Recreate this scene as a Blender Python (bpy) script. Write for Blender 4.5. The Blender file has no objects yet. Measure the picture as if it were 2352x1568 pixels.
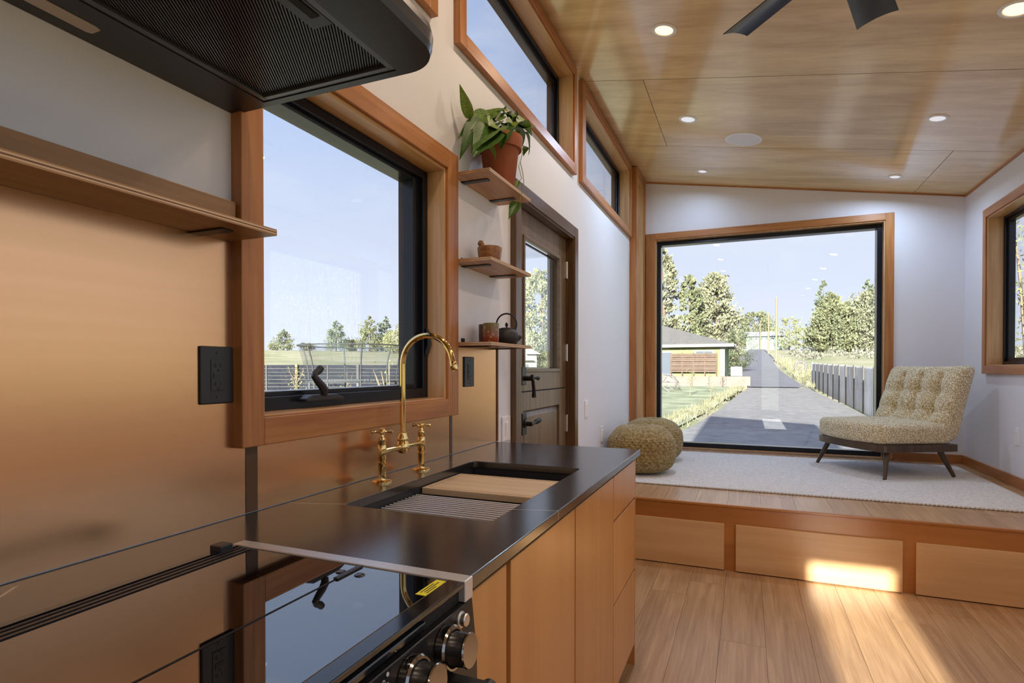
import bpy, bmesh, math, random
from mathutils import Vector, Matrix
R = random.Random(7)
sc = bpy.context.scene
COL = sc.collection
# ------------------------------------------------------------------ camera, sky, sun, exposure
cam_d = bpy.data.cameras.new('camera'); cam = bpy.data.objects.new('camera', cam_d); COL.objects.link(cam)
cam_d.sensor_width = 36.0; cam_d.lens = 36.0*1295.78/2352; cam_d.shift_y = (860.51-784)/2352
cam_d.clip_start = 0.02; cam_d.clip_end = 1500
cam.location = (0, 0, 1.235); cam.rotation_euler = (math.pi/2-0.01007, 0, 0.395058)
sc.camera = cam
vs = sc.view_settings
sc.display_settings.display_device = 'sRGB'
vs.view_transform = 'Standard'; vs.look = 'None'; vs.gamma = 1; vs.use_curve_mapping = False
vs.exposure = 0.5
SKY_STRENGTH = 0.95
SUN_STRENGTH = 13.0
SUN_EL = math.radians(14.8)
LAMP_W = 3.4; FILL_COOL_W = 5.0

def sky():
    w = bpy.data.worlds.new('sky'); sc.world = w; w.use_nodes = True
    n = w.node_tree.nodes; l = w.node_tree.links; n.clear()
    tc = n.new('ShaderNodeTexCoord'); sep = n.new('ShaderNodeSeparateXYZ'); l.new(tc.outputs['Generated'], sep.inputs[0])
    r = n.new('ShaderNodeValToRGB'); l.new(sep.outputs['Z'], r.inputs[0]); e = r.color_ramp.elements
    e[0].position = 0.0; e[0].color = (0.74, 0.79, 0.90, 1); e[1].position = 0.85; e[1].color = (0.23, 0.35, 0.68, 1)
    for p, c in ((0.10, (0.66, 0.71, 0.88, 1)), (0.24, (0.56, 0.62, 0.80, 1)), (0.36, (0.45, 0.55, 0.79, 1)), (0.52, (0.38, 0.49, 0.76, 1))):
        k = e.new(p); k.color = c
    m = n.new('ShaderNodeMapping'); m.inputs['Scale'].default_value = (1.0, 1.0, 4.2); m.inputs['Location'].default_value = (3.1, 0.4, 0.2)
    l.new(tc.outputs['Generated'], m.inputs[0])
    ns = n.new('ShaderNodeTexNoise'); ns.inputs['Scale'].default_value = 1.7; ns.inputs['Detail'].default_value = 7; ns.inputs['Roughness'].default_value = 0.52
    l.new(m.outputs[0], ns.inputs['Vector'])
    cr = n.new('ShaderNodeValToRGB'); l.new(ns.outputs[0], cr.inputs[0]); cr.color_ramp.elements[0].position = 0.43; cr.color_ramp.elements[1].position = 0.66
    mx = n.new('ShaderNodeMix'); mx.data_type = 'RGBA'; l.new(cr.outputs[0], mx.inputs[0]); l.new(r.outputs[0], mx.inputs[6]); mx.inputs[7].default_value = (0.66, 0.70, 0.83, 1)
    bg = n.new('ShaderNodeBackground'); l.new(mx.outputs[2], bg.inputs[0]); bg.inputs[1].default_value = SKY_STRENGTH
    o = n.new('ShaderNodeOutputWorld'); l.new(bg.outputs[0], o.inputs[0])
sky()
sd = bpy.data.lights.new('sun', 'SUN'); sd.energy = SUN_STRENGTH; sd.angle = math.radians(0.6); sd.color = (1.0, 0.95, 0.87)
sun = bpy.data.objects.new('sun', sd); COL.objects.link(sun); sun.location = (0, -30, 12)
sun.rotation_euler = (math.pi/2-SUN_EL, 0, 0)      # shines along +Y, down
cy = sc.cycles
cy.use_denoising = True; cy.use_adaptive_sampling = True; cy.adaptive_threshold = 0.02
cy.max_bounces = 12; cy.diffuse_bounces = 8; cy.glossy_bounces = 4; cy.transmission_bounces = 4; cy.transparent_max_bounces = 12
cy.caustics_reflective = False; cy.caustics_refractive = False; cy.sample_clamp_indirect = 6.0

# ------------------------------------------------------------------ mesh helpers
class MB:
    def __init__(s): s.v = []; s.f = []; s.sm = False
    def add(s, vs_, fs):
        b = len(s.v); s.v += [tuple(p) for p in vs_]; s.f += [tuple(b+i for i in f) for f in fs]; return s
    def box(s, x0, x1, y0, y1, z0, z1):
        return s.add([(x0,y0,z0),(x1,y0,z0),(x1,y1,z0),(x0,y1,z0),(x0,y0,z1),(x1,y0,z1),(x1,y1,z1),(x0,y1,z1)],
                     [(0,3,2,1),(4,5,6,7),(0,1,5,4),(1,2,6,5),(2,3,7,6),(3,0,4,7)])
    def obox(s, c, ax, ay, az):
        c = Vector(c); ax, ay, az = Vector(ax), Vector(ay), Vector(az)
        P = [c+i*ax+j*ay+k*az for k in (-1,1) for j in (-1,1) for i in (-1,1)]
        return s.add(P, [(0,2,3,1),(4,5,7,6),(0,1,5,4),(1,3,7,5),(3,2,6,7),(2,0,4,6)])
    def prism(s, pts, axis, a, b):
        n = len(pts)
        def mk(p, t):
            if axis == 'X': return (t, p[0], p[1])
            if axis == 'Y': return (p[0], t, p[1])
            return (p[0], p[1], t)
        V = [mk(p, a) for p in pts]+[mk(p, b) for p in pts]
        return s.add(V, [tuple(range(n))[::-1], tuple(range(n, 2*n))]+[(i, (i+1)%n, n+(i+1)%n, n+i) for i in range(n)])
    def lathe(s, prof, n=24, o=(0,0,0), axis=(0,0,1)):
        o = Vector(o); q = Vector((0,0,1)).rotation_difference(Vector(axis).normalized())
        b = len(s.v); rings = []
        for r, h in prof:
            if r < 1e-6:
                s.v.append(tuple(o+q@Vector((0,0,h)))); rings.append([len(s.v)-1])
            else:
                rg = []
                for k in range(n):
                    a = 2*math.pi*k/n; s.v.append(tuple(o+q@Vector((r*math.cos(a), r*math.sin(a), h)))); rg.append(len(s.v)-1)
                rings.append(rg)
        for A, B in zip(rings, rings[1:]):
            for k in range(n):
                k2 = (k+1)%n
                if len(A) == 1 and len(B) == 1: continue
                if len(A) == 1: s.f.append((A[0], B[k2], B[k])[::-1])
                elif len(B) == 1: s.f.append((A[k], A[k2], B[0]))
                else: s.f.append((A[k], A[k2], B[k2], B[k]))
        return s
    def tube(s, pts, r, n=10, caps=True, closed=False):
        P = [Vector(p) for p in pts]; m = len(P); rr = r if isinstance(r, (list, tuple)) else [r]*m
        T = []
        for i in range(m):
            if closed: t = P[(i+1)%m]-P[i-1]
            else: t = P[min(i+1, m-1)]-P[max(i-1, 0)]
            T.append(t.normalized() if t.length > 1e-9 else Vector((0,0,1)))
        up = Vector((0,0,1)) if abs(T[0].z) < 0.9 else Vector((1,0,0))
        nrm = T[0].cross(up).normalized(); rings = []
        for i in range(m):
            nrm = (nrm-T[i]*nrm.dot(T[i])).normalized(); bi = T[i].cross(nrm)
            rg = []
            for k in range(n):
                a = 2*math.pi*k/n; s.v.append(tuple(P[i]+rr[i]*(math.cos(a)*nrm+math.sin(a)*bi))); rg.append(len(s.v)-1)
            rings.append(rg)
        prs = list(zip(rings, rings[1:]))+([(rings[-1], rings[0])] if closed else [])
        for A, B in prs:
            for k in range(n): s.f.append((A[k], A[(k+1)%n], B[(k+1)%n], B[k]))
        if caps and not closed: s.f.append(tuple(rings[0])[::-1]); s.f.append(tuple(rings[-1]))
        return s
    def grid(s, fn, nu, nv, cu=False, cv=False):
        b = len(s.v)
        mu = nu if cu else nu+1; mv = nv if cv else nv+1
        for j in range(mv):
            for i in range(mu): s.v.append(tuple(fn(i/nu, j/nv)))
        for j in range(nv):
            for i in range(nu):
                i2 = (i+1)%mu; j2 = (j+1)%mv
                s.f.append((b+j*mu+i, b+j*mu+i2, b+j2*mu+i2, b+j2*mu+i))
        return s

WL = {}     # world origin of each object built here (for objects whose parts are given in world coordinates)
def props(o, label=None, cat=None, group=None, kind=None):
    if label: o['label'] = label
    if cat: o['category'] = cat
    if group: o['group'] = group
    if kind: o['kind'] = kind
    return o
def T(name, label, cat, loc=(0,0,0), group=None, kind=None, rz=0):
    o = bpy.data.objects.new(name, None); COL.objects.link(o); o.empty_display_size = 0.05
    o.location = loc; o.rotation_euler = (0, 0, rz); WL[o.name] = Vector(loc)
    return props(o, label, cat, group, kind)
def O(name, mb, mat, parent=None, loc=None, smooth=False, bevel=0, seg=2, label=None, cat=None, group=None, kind=None, local=False, sub=0):
    me = bpy.data.meshes.new(name)
    org = Vector((0,0,0)) if local else (WL[parent.name] if parent is not None else Vector(loc or (0,0,0)))
    me.from_pydata([(p[0]-org.x, p[1]-org.y, p[2]-org.z) for p in mb.v], [], mb.f); me.validate(); me.update()
    o = bpy.data.objects.new(name, me); COL.objects.link(o)
    if mat: me.materials.append(mat)
    if smooth:
        me.polygons.foreach_set('use_smooth', [True]*len(me.polygons))
        if smooth != 'all':
            try: me.set_sharp_from_angle(angle=math.radians(40))
            except Exception: pass
    if bevel:
        bv = o.modifiers.new('bevel', 'BEVEL'); bv.width = bevel; bv.segments = seg; bv.limit_method = 'ANGLE'; bv.angle_limit = math.radians(35); bv.harden_normals = False
    if sub:
        ss = o.modifiers.new('sub', 'SUBSURF'); ss.levels = sub; ss.render_levels = sub
    if parent is not None: o.parent = parent
    elif loc is not None: o.location = loc
    WL[o.name] = org
    return props(o, label, cat, group, kind)
def dup(o, parent=None, loc=None, rot=None, scale=None):
    c = o.copy(); COL.objects.link(c)
    if parent is not None: c.parent = parent
    if loc is not None: c.location = loc
    if rot is not None: c.rotation_euler = rot
    if scale is not None: c.scale = scale
    WL[c.name] = Vector(loc) if loc is not None else WL.get(o.name, Vector((0,0,0)))
    return c
def dup_tree(o, loc=None, rot=None, scale=None, label=None):
    r = dup(o, None, loc, rot, scale)
    if label: r['label'] = label
    for ch in list(o.children):
        c = dup(ch, r)
        for g in list(ch.children): dup(g, c)
    return r

# ------------------------------------------------------------------ materials
MATS = {}
def base(name):
    m = bpy.data.materials.new(name); m.use_nodes = True
    nt = m.node_tree; b = nt.nodes['Principled BSDF']
    return m, nt.nodes, nt.links, b
def plain(name, col, rough=0.5, metal=0.0, spec=0.5, noise=0.0, nscale=8, bump=0.0, bscale=200, emit=None, estr=0, coat=0):
    m, n, l, b = base(name)
    b.inputs['Base Color'].default_value = (*col, 1); b.inputs['Roughness'].default_value = rough; b.inputs['Metallic'].default_value = metal
    b.inputs['Specular IOR Level'].default_value = spec
    if coat: b.inputs['Coat Weight'].default_value = coat; b.inputs['Coat Roughness'].default_value = 0.08
    tc = None
    if noise or bump: tc = n.new('ShaderNodeTexCoord')
    if noise:
        t = n.new('ShaderNodeTexNoise'); t.inputs['Scale'].default_value = nscale; t.inputs['Detail'].default_value = 5; l.new(tc.outputs['Object'], t.inputs['Vector'])
        r = n.new('ShaderNodeValToRGB'); l.new(t.outputs[0], r.inputs[0])
        r.color_ramp.elements[0].position = 0.3; r.color_ramp.elements[1].position = 0.7
        r.color_ramp.elements[0].color = (*[c*(1-noise) for c in col], 1); r.color_ramp.elements[1].color = (*[min(1, c*(1+noise)) for c in col], 1)
        l.new(r.outputs[0], b.inputs['Base Color'])
    if bump:
        t = n.new('ShaderNodeTexNoise'); t.inputs['Scale'].default_value = bscale; t.inputs['Detail'].default_value = 3; l.new(tc.outputs['Object'], t.inputs['Vector'])
        bp = n.new('ShaderNodeBump'); bp.inputs['Strength'].default_value = bump; bp.inputs['Distance'].default_value = 0.01; l.new(t.outputs[0], bp.inputs['Height']); l.new(bp.outputs[0], b.inputs['Normal'])
    if emit: b.inputs['Emission Color'].default_value = (*emit, 1); b.inputs['Emission Strength'].default_value = estr
    return m
def wood(name, c0, c1, axis='Y', rough=0.35, scale=1.0, rand=0.0, spec=0.5, bump=0.06, streak=0.5, knots=0.0, coat=0):
    """c0 dark, c1 light, grain along axis (object space)"""
    m, n, l, b = base(name)
    tc = n.new('ShaderNodeTexCoord'); oi = n.new('ShaderNodeObjectInfo')
    ad = n.new('ShaderNodeVectorMath'); ad.operation = 'MULTIPLY_ADD'
    cmb = n.new('ShaderNodeCombineXYZ')
    for k in range(3): l.new(oi.outputs['Random'], cmb.inputs[k])
    l.new(cmb.outputs[0], ad.inputs[0]); ad.inputs[1].default_value = (37, 53, 71); l.new(tc.outputs['Object'], ad.inputs[2])
    mp = n.new('ShaderNodeMapping'); sv = [9*scale]*3; sv['XYZ'.index(axis)] = 0.75*scale; mp.inputs['Scale'].default_value = sv
    l.new(ad.outputs[0], mp.inputs[0])
    t1 = n.new('ShaderNodeTexNoise'); t1.inputs['Scale'].default_value = 1.6; t1.inputs['Detail'].default_value = 4; t1.inputs['Distortion'].default_value = 1.2; l.new(mp.outputs[0], t1.inputs['Vector'])
    mp2 = n.new('ShaderNodeMapping'); sv = [110*scale]*3; sv['XYZ'.index(axis)] = 3.0*scale; mp2.inputs['Scale'].default_value = sv; l.new(ad.outputs[0], mp2.inputs[0])
    t2 = n.new('ShaderNodeTexNoise'); t2.inputs['Scale'].default_value = 1.0; t2.inputs['Detail'].default_value = 3; l.new(mp2.outputs[0], t2.inputs['Vector'])
    mx = n.new('ShaderNodeMath'); mx.operation = 'MULTIPLY_ADD'; l.new(t2.outputs[0], mx.inputs[0]); mx.inputs[1].default_value = streak; l.new(t1.outputs[0], mx.inputs[2])
    sb = n.new('ShaderNodeMath'); sb.operation = 'SUBTRACT'; l.new(mx.outputs[0], sb.inputs[0]); sb.inputs[1].default_value = streak*0.5
    r = n.new('ShaderNodeValToRGB'); l.new(sb.outputs[0], r.inputs[0]); r.color_ramp.elements[0].position = 0.28; r.color_ramp.elements[1].position = 0.72
    r.color_ramp.elements[0].color = (*c0, 1); r.color_ramp.elements[1].color = (*c1, 1)
    out = r.outputs[0]
    if rand:
        hs = n.new('ShaderNodeHueSaturation'); l.new(out, hs.inputs['Color'])
        mr = n.new('ShaderNodeMapRange'); l.new(oi.outputs['Random'], mr.inputs[0]); mr.inputs[3].default_value = 1-rand; mr.inputs[4].default_value = 1+rand
        l.new(mr.outputs[0], hs.inputs['Value']); out = hs.outputs[0]
    if knots:
        vo = n.new('ShaderNodeTexVoronoi'); mp3 = n.new('ShaderNodeMapping'); sv = [2.2]*3; sv['XYZ'.index(axis)] = 1.1; mp3.inputs['Scale'].default_value = sv
        l.new(ad.outputs[0], mp3.inputs[0]); l.new(mp3.outputs[0], vo.inputs['Vector']); vo.inputs['Scale'].default_value = 1.6
        kr = n.new('ShaderNodeValToRGB'); l.new(vo.outputs['Distance'], kr.inputs[0]); kr.color_ramp.elements[0].position = 0.015; kr.color_ramp.elements[0].color = (1,1,1,1); kr.color_ramp.elements[1].position = 0.06; kr.color_ramp.elements[1].color = (0,0,0,1)
        km = n.new('ShaderNodeMix'); km.data_type = 'RGBA'; mk = n.new('ShaderNodeMath'); mk.operation = 'MULTIPLY'; l.new(kr.outputs[0], mk.inputs[0]); mk.inputs[1].default_value = knots
        l.new(mk.outputs[0], km.inputs[0]); l.new(out, km.inputs[6]); km.inputs[7].default_value = (*[c*0.35 for c in c0], 1); out = km.outputs[2]
    l.new(out, b.inputs['Base Color']); b.inputs['Roughness'].default_value = rough; b.inputs['Specular IOR Level'].default_value = spec
    if coat: b.inputs['Coat Weight'].default_value = coat; b.inputs['Coat Roughness'].default_value = 0.13
    bp = n.new('ShaderNodeBump'); bp.inputs['Strength'].default_value = bump; bp.inputs['Distance'].default_value = 0.004; l.new(t2.outputs[0], bp.inputs['Height']); l.new(bp.outputs[0], b.inputs['Normal'])
    return m
def glass(name):
    m = bpy.data.materials.new(name); m.use_nodes = True; n = m.node_tree.nodes; l = m.node_tree.links; n.clear()
    g = n.new('ShaderNodeNewGeometry'); d = n.new('ShaderNodeVectorMath'); d.operation = 'DOT_PRODUCT'; l.new(g.outputs['Incoming'], d.inputs[0]); l.new(g.outputs['Normal'], d.inputs[1])
    a = n.new('ShaderNodeMath'); a.operation = 'ABSOLUTE'; l.new(d.outputs['Value'], a.inputs[0])
    s = n.new('ShaderNodeMath'); s.operation = 'SUBTRACT'; s.inputs[0].default_value = 1; l.new(a.outputs[0], s.inputs[1])
    p = n.new('ShaderNodeMath'); p.operation = 'POWER'; l.new(s.outputs[0], p.inputs[0]); p.inputs[1].default_value = 5
    q = n.new('ShaderNodeMath'); q.operation = 'MULTIPLY_ADD'; l.new(p.outputs[0], q.inputs[0]); q.inputs[1].default_value = 0.95; q.inputs[2].default_value = 0.045
    t = n.new('ShaderNodeBsdfTransparent'); t.inputs[0].default_value = (0.97, 0.985, 0.98, 1); gl = n.new('ShaderNodeBsdfGlossy'); gl.inputs['Roughness'].default_value = 0.0
    mx = n.new('ShaderNodeMixShader'); l.new(q.outputs[0], mx.inputs[0]); l.new(t.outputs[0], mx.inputs[1]); l.new(gl.outputs[0], mx.inputs[2])
    o = n.new('ShaderNodeOutputMaterial'); l.new(mx.outputs[0], o.inputs[0]); return m

M_WALL = plain('wall_paint', (0.80, 0.81, 0.86), 0.55, bump=0.05, bscale=120)
M_CEIL = wood('ceiling_ply', (0.60, 0.395, 0.165), (0.84, 0.635, 0.315), 'X', rough=0.30, scale=0.36, rand=0.05, bump=0.08, streak=0.45, coat=1.0)
M_GROOVE = plain('dark_groove', (0.03, 0.018, 0.01), 0.8)
M_TRIMY = wood('fir_trim_y', (0.33, 0.12, 0.032), (0.51, 0.22, 0.068), 'Y', rough=0.38, streak=0.6)
M_TRIMZ = wood('fir_trim_z', (0.33, 0.12, 0.032), (0.51, 0.22, 0.068), 'Z', rough=0.38, streak=0.6)
M_TRIMX = wood('fir_trim_x', (0.33, 0.12, 0.032), (0.51, 0.22, 0.068), 'X', rough=0.38, streak=0.6)
M_JAMBY = wood('fir_jamb_y', (0.44, 0.22, 0.08), (0.62, 0.37, 0.17), 'Y', rough=0.28, streak=0.6)
M_JAMBZ = wood('fir_jamb_z', (0.50, 0.29, 0.13), (0.68, 0.45, 0.24), 'Z', rough=0.28, streak=0.6)
M_FLOOR = wood('oak_plank', (0.355, 0.205, 0.098), (0.53, 0.335, 0.175), 'Y', rough=0.34, scale=1.0, rand=0.05, streak=0.7, bump=0.12, knots=0.6)
M_CABZ = wood('maple_door', (0.48, 0.215, 0.058), (0.60, 0.30, 0.095), 'Z', rough=0.28, scale=0.42, rand=0.05, streak=0.28)
M_DRAWX = wood('maple_drawer', (0.60, 0.36, 0.165), (0.72, 0.47, 0.24), 'X', rough=0.34, scale=0.5, rand=0.04, streak=0.35)
M_FACEX = wood('platform_face', (0.38, 0.145, 0.033), (0.49, 0.21, 0.052), 'X', rough=0.33, scale=0.5, streak=0.3)
M_DOORZ = wood('knotty_door', (0.115, 0.075, 0.040), (0.21, 0.145, 0.085), 'Z', rough=0.30, streak=0.6, knots=0.8)
M_DOORY = wood('knotty_door_rail', (0.115, 0.075, 0.040), (0.21, 0.145, 0.085), 'Y', rough=0.30, streak=0.6, knots=0.8)
M_DOORTRIM = wood('door_casing', (0.075, 0.036, 0.014), (0.14, 0.075, 0.032), 'Z', rough=0.28)
M_DOORTRIMY = wood('door_head', (0.075, 0.036, 0.014), (0.14, 0.075, 0.032), 'Y', rough=0.28)
M_PLYFACE = wood('shelf_ply_face', (0.34, 0.17, 0.065), (0.50, 0.28, 0.12), 'Y', rough=0.40)
M_PLYLIGHT = wood('ply_light_layer', (0.66, 0.46, 0.27), (0.80, 0.60, 0.40), 'Y', rough=0.5)
M_PLYDARK = wood('ply_dark_layer', (0.17, 0.07, 0.025), (0.24, 0.11, 0.04), 'Y', rough=0.5)
M_BLACKM = plain('black_metal', (0.012, 0.012, 0.013), 0.42, metal=0.0, spec=0.5)
M_FRAME = plain('window_black', (0.006, 0.008, 0.014), 0.24, spec=0.4)
M_BRONZE = plain('door_hardware_black', (0.014, 0.013, 0.012), 0.35, metal=0.3)
M_BRASS = plain('polished_brass', (0.86, 0.60, 0.24), 0.09, metal=1.0)
M_SATIN = plain('satin_nickel', (0.70, 0.69, 0.66), 0.3, metal=1.0)
M_STEEL = plain('brushed_steel', (0.66, 0.67, 0.69), 0.34, metal=0.6)
M_RACK = plain('rack_steel', (0.72, 0.73, 0.76), 0.35, metal=0.35)
M_WHITEPL = plain('white_plastic', (0.88, 0.88, 0.89), 0.32)
M_BLACKPL = plain('black_plastic', (0.022, 0.022, 0.026), 0.40)
M_SLOT = plain('slot_black', (0.004, 0.004, 0.004), 0.7)
M_SINK = plain('sink_composite', (0.020, 0.021, 0.025), 0.45)
M_BOARD = wood('maple_board', (0.56, 0.40, 0.24), (0.70, 0.54, 0.35), 'X', rough=0.5)
M_COOK = plain('cooktop_glass', (0.003, 0.003, 0.004), 0.015, spec=0.5); M_COOK.node_tree.nodes['Principled BSDF'].inputs['IOR'].default_value = 2.9
M_STOVE = plain('black_stainless', (0.030, 0.031, 0.034), 0.26, metal=0.55)
M_STOVEGL = plain('stove_gloss', (0.006, 0.007, 0.010), 0.10, spec=0.7)
M_KNOBM = plain('knob_dark_chrome', (0.30, 0.28, 0.26), 0.14, metal=1.0)
M_YELLOW = plain('yellow_label', (0.75, 0.68, 0.02), 0.5)
M_TERRA = plain('terracotta', (0.30, 0.085, 0.032), 0.75, noise=0.15, nscale=9)
M_SOIL = plain('potting_soil', (0.03, 0.02, 0.012), 0.9)
M_OLIVE = wood('olive_wood', (0.16, 0.06, 0.015), (0.36, 0.17, 0.05), 'X', rough=0.35, scale=3)
M_KETTLE = plain('cast_iron', (0.012, 0.012, 0.014), 0.48, bump=0.15, bscale=400)
M_CUPB = plain('brown_glaze', (0.10, 0.035, 0.015), 0.3, noise=0.4, nscale=20)
M_RUGB = plain('rug_braid', (0.60, 0.57, 0.52), 0.95)
M_CHWOOD = wood('walnut_frame', (0.045, 0.024, 0.013), (0.10, 0.055, 0.028), 'Z', rough=0.38)
M_GLASS = glass('pane_glass')
M_GREY = plain('grille_white', (0.80, 0.80, 0.83), 0.6)
M_CANGLOW = plain('downlight_lens_added_glow', (0.80, 0.80, 0.82), 0.5, emit=(0.90, 0.92, 1.0), estr=0.40)  # faint glow added to lenses of downlights that are off
M_CANON = plain('downlight_lens_lit', (1, 0.9, 0.75), 0.5, emit=(1.0, 0.60, 0.25), estr=2.0)
M_LED = plain('hood_led_lens', (0.55, 0.50, 0.42), 0.4)
M_FANB = plain('fan_blade', (0.055, 0.058, 0.062), 0.24, metal=0.7)

def mat_backsplash():
    m, n, l, b = base('copper_backsplash')
    tc = n.new('ShaderNodeTexCoord'); mp = n.new('ShaderNodeMapping'); mp.inputs['Scale'].default_value = (1, 0.3, 25); l.new(tc.outputs['Object'], mp.inputs[0])
    t = n.new('ShaderNodeTexNoise'); t.inputs['Scale'].default_value = 3; t.inputs['Detail'].default_value = 3; l.new(mp.outputs[0], t.inputs['Vector'])
    r = n.new('ShaderNodeValToRGB'); l.new(t.outputs[0], r.inputs[0]); r.color_ramp.elements[0].color = (0.76, 0.42, 0.21, 1); r.color_ramp.elements[1].color = (0.82, 0.47, 0.245, 1)
    l.new(r.outputs[0], b.inputs['Base Color']); b.inputs['Metallic'].default_value = 1.0; b.inputs['Roughness'].default_value = 0.26
    return m
M_SPLASH = mat_backsplash()
def mat_counter():
    m, n, l, b = base('black_stone_counter')
    tc = n.new('ShaderNodeTexCoord'); sep = n.new('ShaderNodeSeparateXYZ'); l.new(tc.outputs['Object'], sep.inputs[0])
    ns = n.new('ShaderNodeTexNoise'); ns.inputs['Scale'].default_value = 6; ns.inputs['Detail'].default_value = 4; l.new(tc.outputs['Object'], ns.inputs['Vector'])
    def math_(op, a, b_, c=None):
        k = n.new('ShaderNodeMath'); k.operation = op
        for i, x in enumerate((a, b_, c)):
            if x is None: continue
            if isinstance(x, (int, float)): k.inputs[i].default_value = x
            else: l.new(x, k.inputs[i])
        return k.outputs[0]
    def line(y0, slope, x0, w, xmin, xmax):
        e = math_('MULTIPLY_ADD', math_('ADD', sep.outputs['X'], -x0), slope, y0)
        d = math_('SUBTRACT', sep.outputs['Y'], e)
        d = math_('ABSOLUTE', math_('MULTIPLY_ADD', math_('SUBTRACT', ns.outputs[0], 0.5), 0.03, d), 0)
        k = math_('LESS_THAN', d, w)
        k = math_('MULTIPLY', k, math_('GREATER_THAN', sep.outputs['X'], xmin))
        return math_('MULTIPLY', k, math_('LESS_THAN', sep.outputs['X'], xmax))
    a = line(1.27, 0.28, -0.411, 0.0016, -1.06, 0)
    b2 = line(1.77, 0.9, -1.0, 0.0013, -1.035, -0.97)
    c2 = line(0.46, -1.2, -1.0, 0.004, -1.04, -0.98)
    s = math_('MAXIMUM', math_('MAXIMUM', a, b2), c2)
    mx = n.new('ShaderNodeMix'); mx.data_type = 'RGBA'; l.new(s, mx.inputs[0]); mx.inputs[6].default_value = (0.016, 0.015, 0.015, 1); mx.inputs[7].default_value = (0.42, 0.36, 0.29, 1)
    l.new(mx.outputs[2], b.inputs['Base Color']); b.inputs['Roughness'].default_value = 0.20; b.inputs['IOR'].default_value = 2.05
    return m
M_COUNTER = mat_counter()
def mat_speckle(name, c0, c1, c2, scale, rough=0.95, bump=0.6, bd=0.004):
    m, n, l, b = base(name)
    tc = n.new('ShaderNodeTexCoord')
    t = n.new('ShaderNodeTexNoise'); t.inputs['Scale'].default_value = scale; t.inputs['Detail'].default_value = 2; t.inputs['Distortion'].default_value = 0.8; l.new(tc.outputs['Object'], t.inputs['Vector'])
    r = n.new('ShaderNodeValToRGB'); l.new(t.outputs[0], r.inputs[0]); e = r.color_ramp.elements
    e[0].position = 0.36; e[0].color = (*c0, 1); e[1].position = 0.62; e[1].color = (*c2, 1); k = e.new(0.49); k.color = (*c1, 1)
    l.new(r.outputs[0], b.inputs['Base Color']); b.inputs['Roughness'].default_value = rough; b.inputs['Specular IOR Level'].default_value = 0.15
    b.inputs['Sheen Weight'].default_value = 0.25
    bp = n.new('ShaderNodeBump'); bp.inputs['Strength'].default_value = bump; bp.inputs['Distance'].default_value = bd; l.new(t.outputs[0], bp.inputs['Height']); l.new(bp.outputs[0], b.inputs['Normal'])
    return m
M_BOUCLE = mat_speckle('boucle_mustard', (0.33, 0.23, 0.085), (0.56, 0.46, 0.24), (0.92, 0.88, 0.74), 140)
M_RUG = mat_speckle('wool_rug', (0.60, 0.58, 0.56), (0.70, 0.68, 0.65), (0.76, 0.74, 0.71), 60, bump=0.8, bd=0.006)
M_POUF = mat_speckle('knit_wool', (0.20, 0.135, 0.045), (0.30, 0.215, 0.085), (0.40, 0.31, 0.15), 60, bump=0.4)
def mat_leaf():
    m, n, l, b = base('pothos_leaf')
    tc = n.new('ShaderNodeTexCoord'); oi = n.new('ShaderNodeObjectInfo')
    ad = n.new('ShaderNodeVectorMath'); ad.operation = 'MULTIPLY_ADD'; cm = n.new('ShaderNodeCombineXYZ'); l.new(oi.outputs['Random'], cm.inputs[0]); l.new(cm.outputs[0], ad.inputs[0]); ad.inputs[1].default_value = (20, 20, 20); l.new(tc.outputs['Object'], ad.inputs[2])
    t = n.new('ShaderNodeTexNoise'); t.inputs['Scale'].default_value = 45; t.inputs['Detail'].default_value = 4; l.new(ad.outputs[0], t.inputs['Vector'])
    mr = n.new('ShaderNodeMapRange'); l.new(oi.outputs['Random'], mr.inputs[0]); mr.inputs[3].default_value = -0.13; mr.inputs[4].default_value = 0.06
    s = n.new('ShaderNodeMath'); s.operation = 'ADD'; l.new(t.outputs[0], s.inputs[0]); l.new(mr.outputs[0], s.inputs[1])
    r = n.new('ShaderNodeValToRGB'); l.new(s.outputs[0], r.inputs[0]); e = r.color_ramp.elements
    e[0].position = 0.40; e[0].color = (0.035, 0.10, 0.014, 1); e[1].position = 0.66; e[1].color = (0.50, 0.52, 0.07, 1); k = e.new(0.54); k.color = (0.11, 0.25, 0.025, 1)
    l.new(r.outputs[0], b.inputs['Base Color']); b.inputs['Roughness'].default_value = 0.46
    return m
M_LEAF = mat_leaf()
M_STEM = plain('plant_stem', (0.14, 0.20, 0.04), 0.5)
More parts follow.
